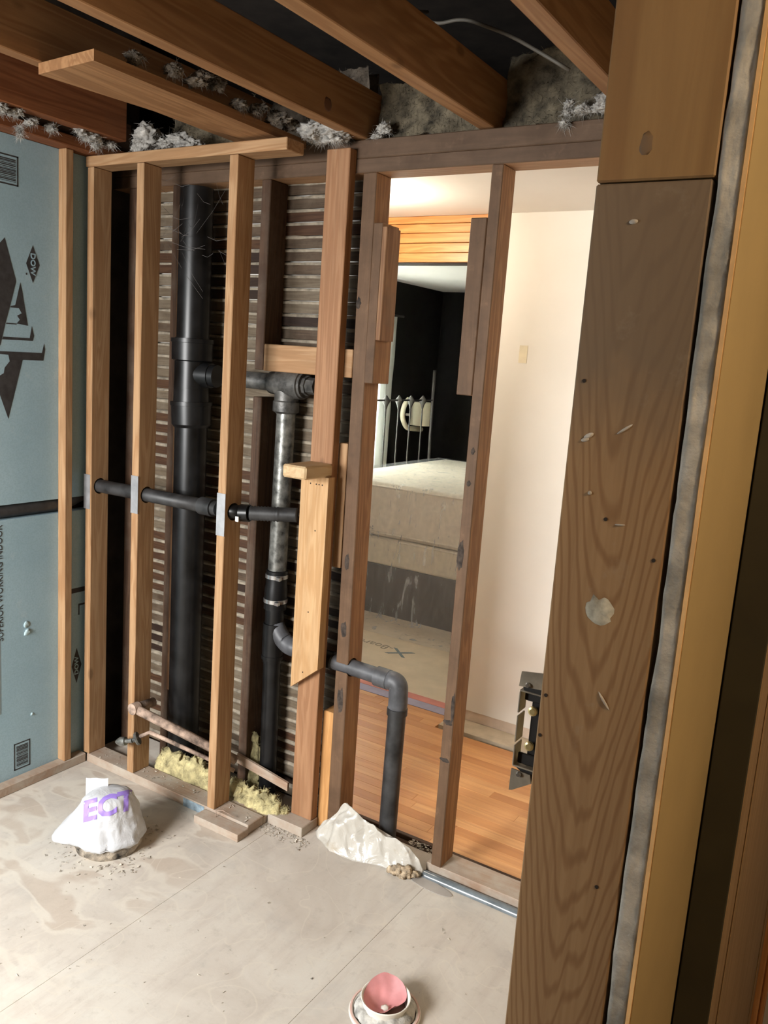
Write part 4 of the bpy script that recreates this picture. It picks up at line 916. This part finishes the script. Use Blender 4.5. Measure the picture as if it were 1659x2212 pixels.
V, F = [], []; PR = [(.060, .008), (.0635, .036), (.0685, .048), (.069, .052), (.067, .052), (.0625, .047), (.0595, .034), (.057, .004)]
for (r, z) in PR: V += [TC+Vector((r*cos(2*pi*k/NS), r*sin(2*pi*k/NS), z)) for k in range(NS)]
for i in range(len(PR)-1):
    for k in range(NS): F.append([i*NS+k, i*NS+(k+1) % NS, (i+1)*NS+(k+1) % NS, (i+1)*NS+k])
put('pipe_collar', V, F, M['white_plastic'], tf, True)
V, F = [], []; NR = 10
awayd = -Vector((CAM.x-TC.x, CAM.y-TC.y, 0)).normalized(); side = Vector((awayd.y, -awayd.x, 0))
for j in range(NR+1):
    for k in range(NS):
        a = 2*pi*k/NS; r = .0625*j/NR; d = side*cos(a)+awayd*sin(a); bk = max(0, sin(a))*j/NR; r *= .985
        cut = .38*max(0, cos(a+.85))**3
        z = .044-.024*(1-(j/NR)**2)+.024*bk**1.3+.004*nz((d.x*r*30, d.y*r*30, 1), 1.5)
        V.append(TC+d*(r*(1-cut))+awayd*.006*bk+Vector((0, 0, z)))
for j in range(NR):
    for k in range(NS): F.append([j*NS+k, j*NS+(k+1) % NS, (j+1)*NS+(k+1) % NS, (j+1)*NS+k])
put('pink_film', V, F, M['pink_film'], tf, True)
lathe('pipe_bottom', TC+Vector((0, 0, .012)), TC+Vector((0, 0, .02)), [(0, .0575), (.003, .0575)], plain('dusty_pink_inside', (.30, .17, .14), .8), tf, 32)
v, f = blobgeo(TC-awayd*.018+Vector((0, 0, .030)), .011, 2.2, (1, 1, .35), 2, .6); put('white_daub', v, f, M['white_plastic'], tf, True)
# blue sill seal along the old plate and a grey smear
V, F = [], []; NX = 40
for i in range(NX+1):
    x = -1.192+.985*i/NX
    for k in range(8):
        t = k/7; V.append(Vector((x, 2.4035-.0185*cos(t*pi)+.0012*nz((x, t, 0), 9), .0006+.0185*sin(t*pi)+.0012*nz((x, t*2, 0), 14))))
for i in range(NX):
    for k in range(7): a = i*8+k; F.append([a, a+8, a+9, a+1])
tag(put('sill_seal', V, F, M['blue_seal'], None, True), 'shiny blue grey sealing strip along the foot of the old bottom plate', 'seal strip')
tag(prism('grey_smear', [(-1.245+.19*(.5-.5*cos(k*pi/12))+0, 2.366+(.030 if k < 12 else .022)*sin(k*pi/12)*(-1)+.01*cos(k*pi/12)) for k in range(24)], 'z', .0003, .0022, M['grey_smear']), 'flat grey smear of sealant on the floor in front of the blue strip', 'smear')
# crumbs
rg = random.Random(21); V, F = [], []
def crumb(x, y, z, r):
    k = len(V); V.extend([Vector((x+rg.gauss(0, r), y+rg.gauss(0, r), z+abs(rg.gauss(0, r*.5)))) for _ in range(4)]); F.extend([[k, k+1, k+2], [k, k+3, k+1], [k+1, k+3, k+2], [k, k+2, k+3]])
for _ in range(230):
    a = rg.uniform(0, 2*pi); d = .125+abs(rg.gauss(0, .05)); crumb(BC.x+cos(a)*d, BC.y+sin(a)*d, .001, rg.choice((.002, .003, .005)))
for _ in range(220): crumb(rg.uniform(-1.83, -1.62), rg.gauss(2.29, .02), .001, rg.choice((.002, .003, .004)))
for _ in range(260): crumb(rg.uniform(-2.7, -.4), rg.uniform(1.1, 2.2), .0008, rg.choice((.0012, .002, .003)))
for _ in range(160): crumb(rg.uniform(-2.7, -1.85), rg.uniform(2.215, 2.29), PL+.001, rg.choice((.0015, .002, .004)))
for _ in range(80): crumb(rg.uniform(-1.33, -1.2), rg.uniform(2.53, 2.575), .0, .005)
tag(put('floor_debris', V, F, M['debris']), 'plaster crumbs and grit scattered over the plywood floor', 'debris', kind='stuff')

# ================================================================== LANDING LAMP AND BEDROOM
lb = empty('ceiling_lamp', (.15, 3.06, 2.40), 'ceiling lamp of the landing hidden behind the door post', 'lamp')  # fixture made for the added landing light
lathe('lamp_base', (.15, 3.06, 2.469), (.15, 3.06, 2.40), [(0, .075), (.02, .075), (.03, .05)], M['chrome'], lb)
la = empty('ceiling_lamp', (-2.12, 3.08, 2.40), 'ceiling lamp of the landing behind the lath wall', 'lamp')
lathe('lamp_base', (-2.12, 3.08, 2.469), (-2.12, 3.08, 2.42), [(0, .075), (.02, .075), (.03, .05)], M['chrome'], la)
BX0, BX1, BY0, BY1 = -3.49, -1.40, 4.875, 6.72
bed = empty('bed', ((BX0+BX1)/2, (BY0+BY1)/2, 0), 'bed with beige mattress and box spring standing against the black bedroom wall', 'bed')
def soft(name, x0, x1, y0, y1, z0, z1, r, mat):
    bm = bmesh.new(); bmesh.ops.create_cube(bm, size=1.0)
    for v in bm.verts: v.co = Vector(((x0+x1)/2+v.co.x*(x1-x0), (y0+y1)/2+v.co.y*(y1-y0), (z0+z1)/2+v.co.z*(z1-z0)))
    bmesh.ops.bevel(bm, geom=bm.edges[:], offset=r, segments=5, affect='EDGES', profile=.5)
    bm.verts.index_update(); V = [v.co.copy() for v in bm.verts]; F = [[q.index for q in f.verts] for f in bm.faces]; bm.free(); return put(name, V, F, mat, bed, True)
soft('mattress', BX0, BX1, BY0, BY1, .560, .940, .045, M['mattress'])
soft('box_spring', BX0+.01, BX1-.01, BY0+.008, BY1-.01, .362, .555, .02, M['boxspring'])
for z in (.915, .590): tube('piping', [(BX0+.03, BY0-.001, z), (BX1-.03, BY0-.001, z)], .006, M['mattress'], bed, 8)
tube('piping', [(BX0+.03, BY0+.006, .545), (BX1-.03, BY0+.006, .545)], .005, M['mattress'], bed, 8)
box('bed_skirt', BX0+.02, BX1-.02, BY0+.02, BY1-.03, .0, .360, M['bed_dark'], bed, .005)
# clear film draped over the bed and trailing on the floor
V, F = [], []; NX = 90; prof = []
for t in range(26): prof.append((BY0+1.75-1.75*t/25, .950))
prof += [(BY0-.012, .945), (BY0-.022, .925)]
for t in range(1, 28): prof.append((BY0-.024-.05*(t/27)**2, .925-.905*t/27))
for t in range(1, 9): prof.append((BY0-.08-.30*t/8, .012))
for (yy, z) in prof:
    for i in range(NX+1):
        x = BX0-.0+(BX1-BX0+.02)*i/NX; fold = .5*abs(nz((x*1.0, z*.25, 2), 5))+.5*abs(nz((x, yy*.6, 4), 9))
        dz = .016*fold if z > .93 else (.012*fold if z < .02 else 0); dy = -.045*fold*(1 if .02 < z < .92 else .3)
        V.append(Vector((x, yy+dy, z+dz)))
for j in range(len(prof)-1):
    for i in range(NX): a = j*(NX+1)+i; F.append([a, a+1, a+NX+2, a+NX+1])
tag(put('plastic_film', V, F, M['film'], None, True), 'clear wrinkled plastic film draped over the bed and onto the floor', 'plastic film')
hb = empty('headboard', (-3.55, 6.0, .0), 'black iron headboard with thin upright bars behind the mattress', 'headboard')
for y in (5.55-.195*2, 5.55-.195, 5.555, 5.755, 5.955, 6.150, 6.355):
    tube('bar', [(-3.55, y+.008, .60), (-3.55, y, 1.46)], .0065, M['iron_black'], hb, 8)
    lathe('bar_finial', (-3.55, y, 1.385), (-3.55, y, 1.50), [(0, .007), (.035, .016), (.06, .030), (.075, .034), (.09, .024), (.115, .004)], M['iron_black'], hb, 10)
tube('bar', [(-3.55, 6.565, .0), (-3.55, 6.525, 1.72)], .014, M['iron_black'], hb, 10)
tube('bar', [(-3.55, 4.90, .0), (-3.55, 4.90, 1.72)], .014, M['iron_black'], hb, 10)
tube('top_rail', [(-3.55, 4.90, 1.46), (-3.55, 6.55, 1.46)], .0075, M['iron_black'], hb, 8)
# wall lamp: cream drum with a curved arm
LP = Vector((-3.76, 6.72, 1.318))
wlp = empty('wall_lamp', tuple(LP), 'cream wall lamp with a drum shade and curved arm behind the headboard bars', 'lamp')
lathe('lamp_shade', LP+Vector((0, 0, -.105)), LP+Vector((0, 0, .105)), [(0, .098), (.001, .102), (.209, .098), (.21, .094)], M['cream_shade'], wlp, 28)
ca = fillet([(-3.76, 6.47, 1.452), (-3.76, 6.40, 1.40), (-3.76, 6.375, 1.30), (-3.76, 6.46, 1.195), (-3.76, 6.74, 1.175)], .09, 5)
tube('lamp_arm', ca, .022, M['cream_shade'], wlp, 12)
tube('wall_bracket', [LP+Vector((-.09, 0, -.02)), LP+Vector((-.16, 0, -.02))], .012, M['cream_shade'], wlp, 10)
# sheer curtain in front of the bedroom window
V, F = [], []; NY = 120
for j in range(13):
    z = .80+1.35*j/12
    for i in range(NY+1):
        y = 4.85+1.50*i/NY; V.append(Vector((-3.86+.018*sin(y*62+.6*sin(z*2))+.010*nz((y, z*.3, 0), 8), y+.012*nz((y, z, 4), 3), z)))
for j in range(12):
    for i in range(NY): a = j*(NY+1)+i; F.append([a, a+1, a+NY+2, a+NY+1])
cu = put('curtain', V, F, M['curtain'], None, True); tag(cu, 'sheer white curtain at the bedroom window beside the headboard', 'curtain')
cu.modifiers.new('thick', 'SOLIDIFY').thickness = .001
tube('curtain_rod', [(-3.86, 4.75, 2.16), (-3.86, 6.45, 2.16)], .010, M['iron_black'], cu, 10)

for o in bpy.data.objects:
    if 'wo' in o: del o['wo']
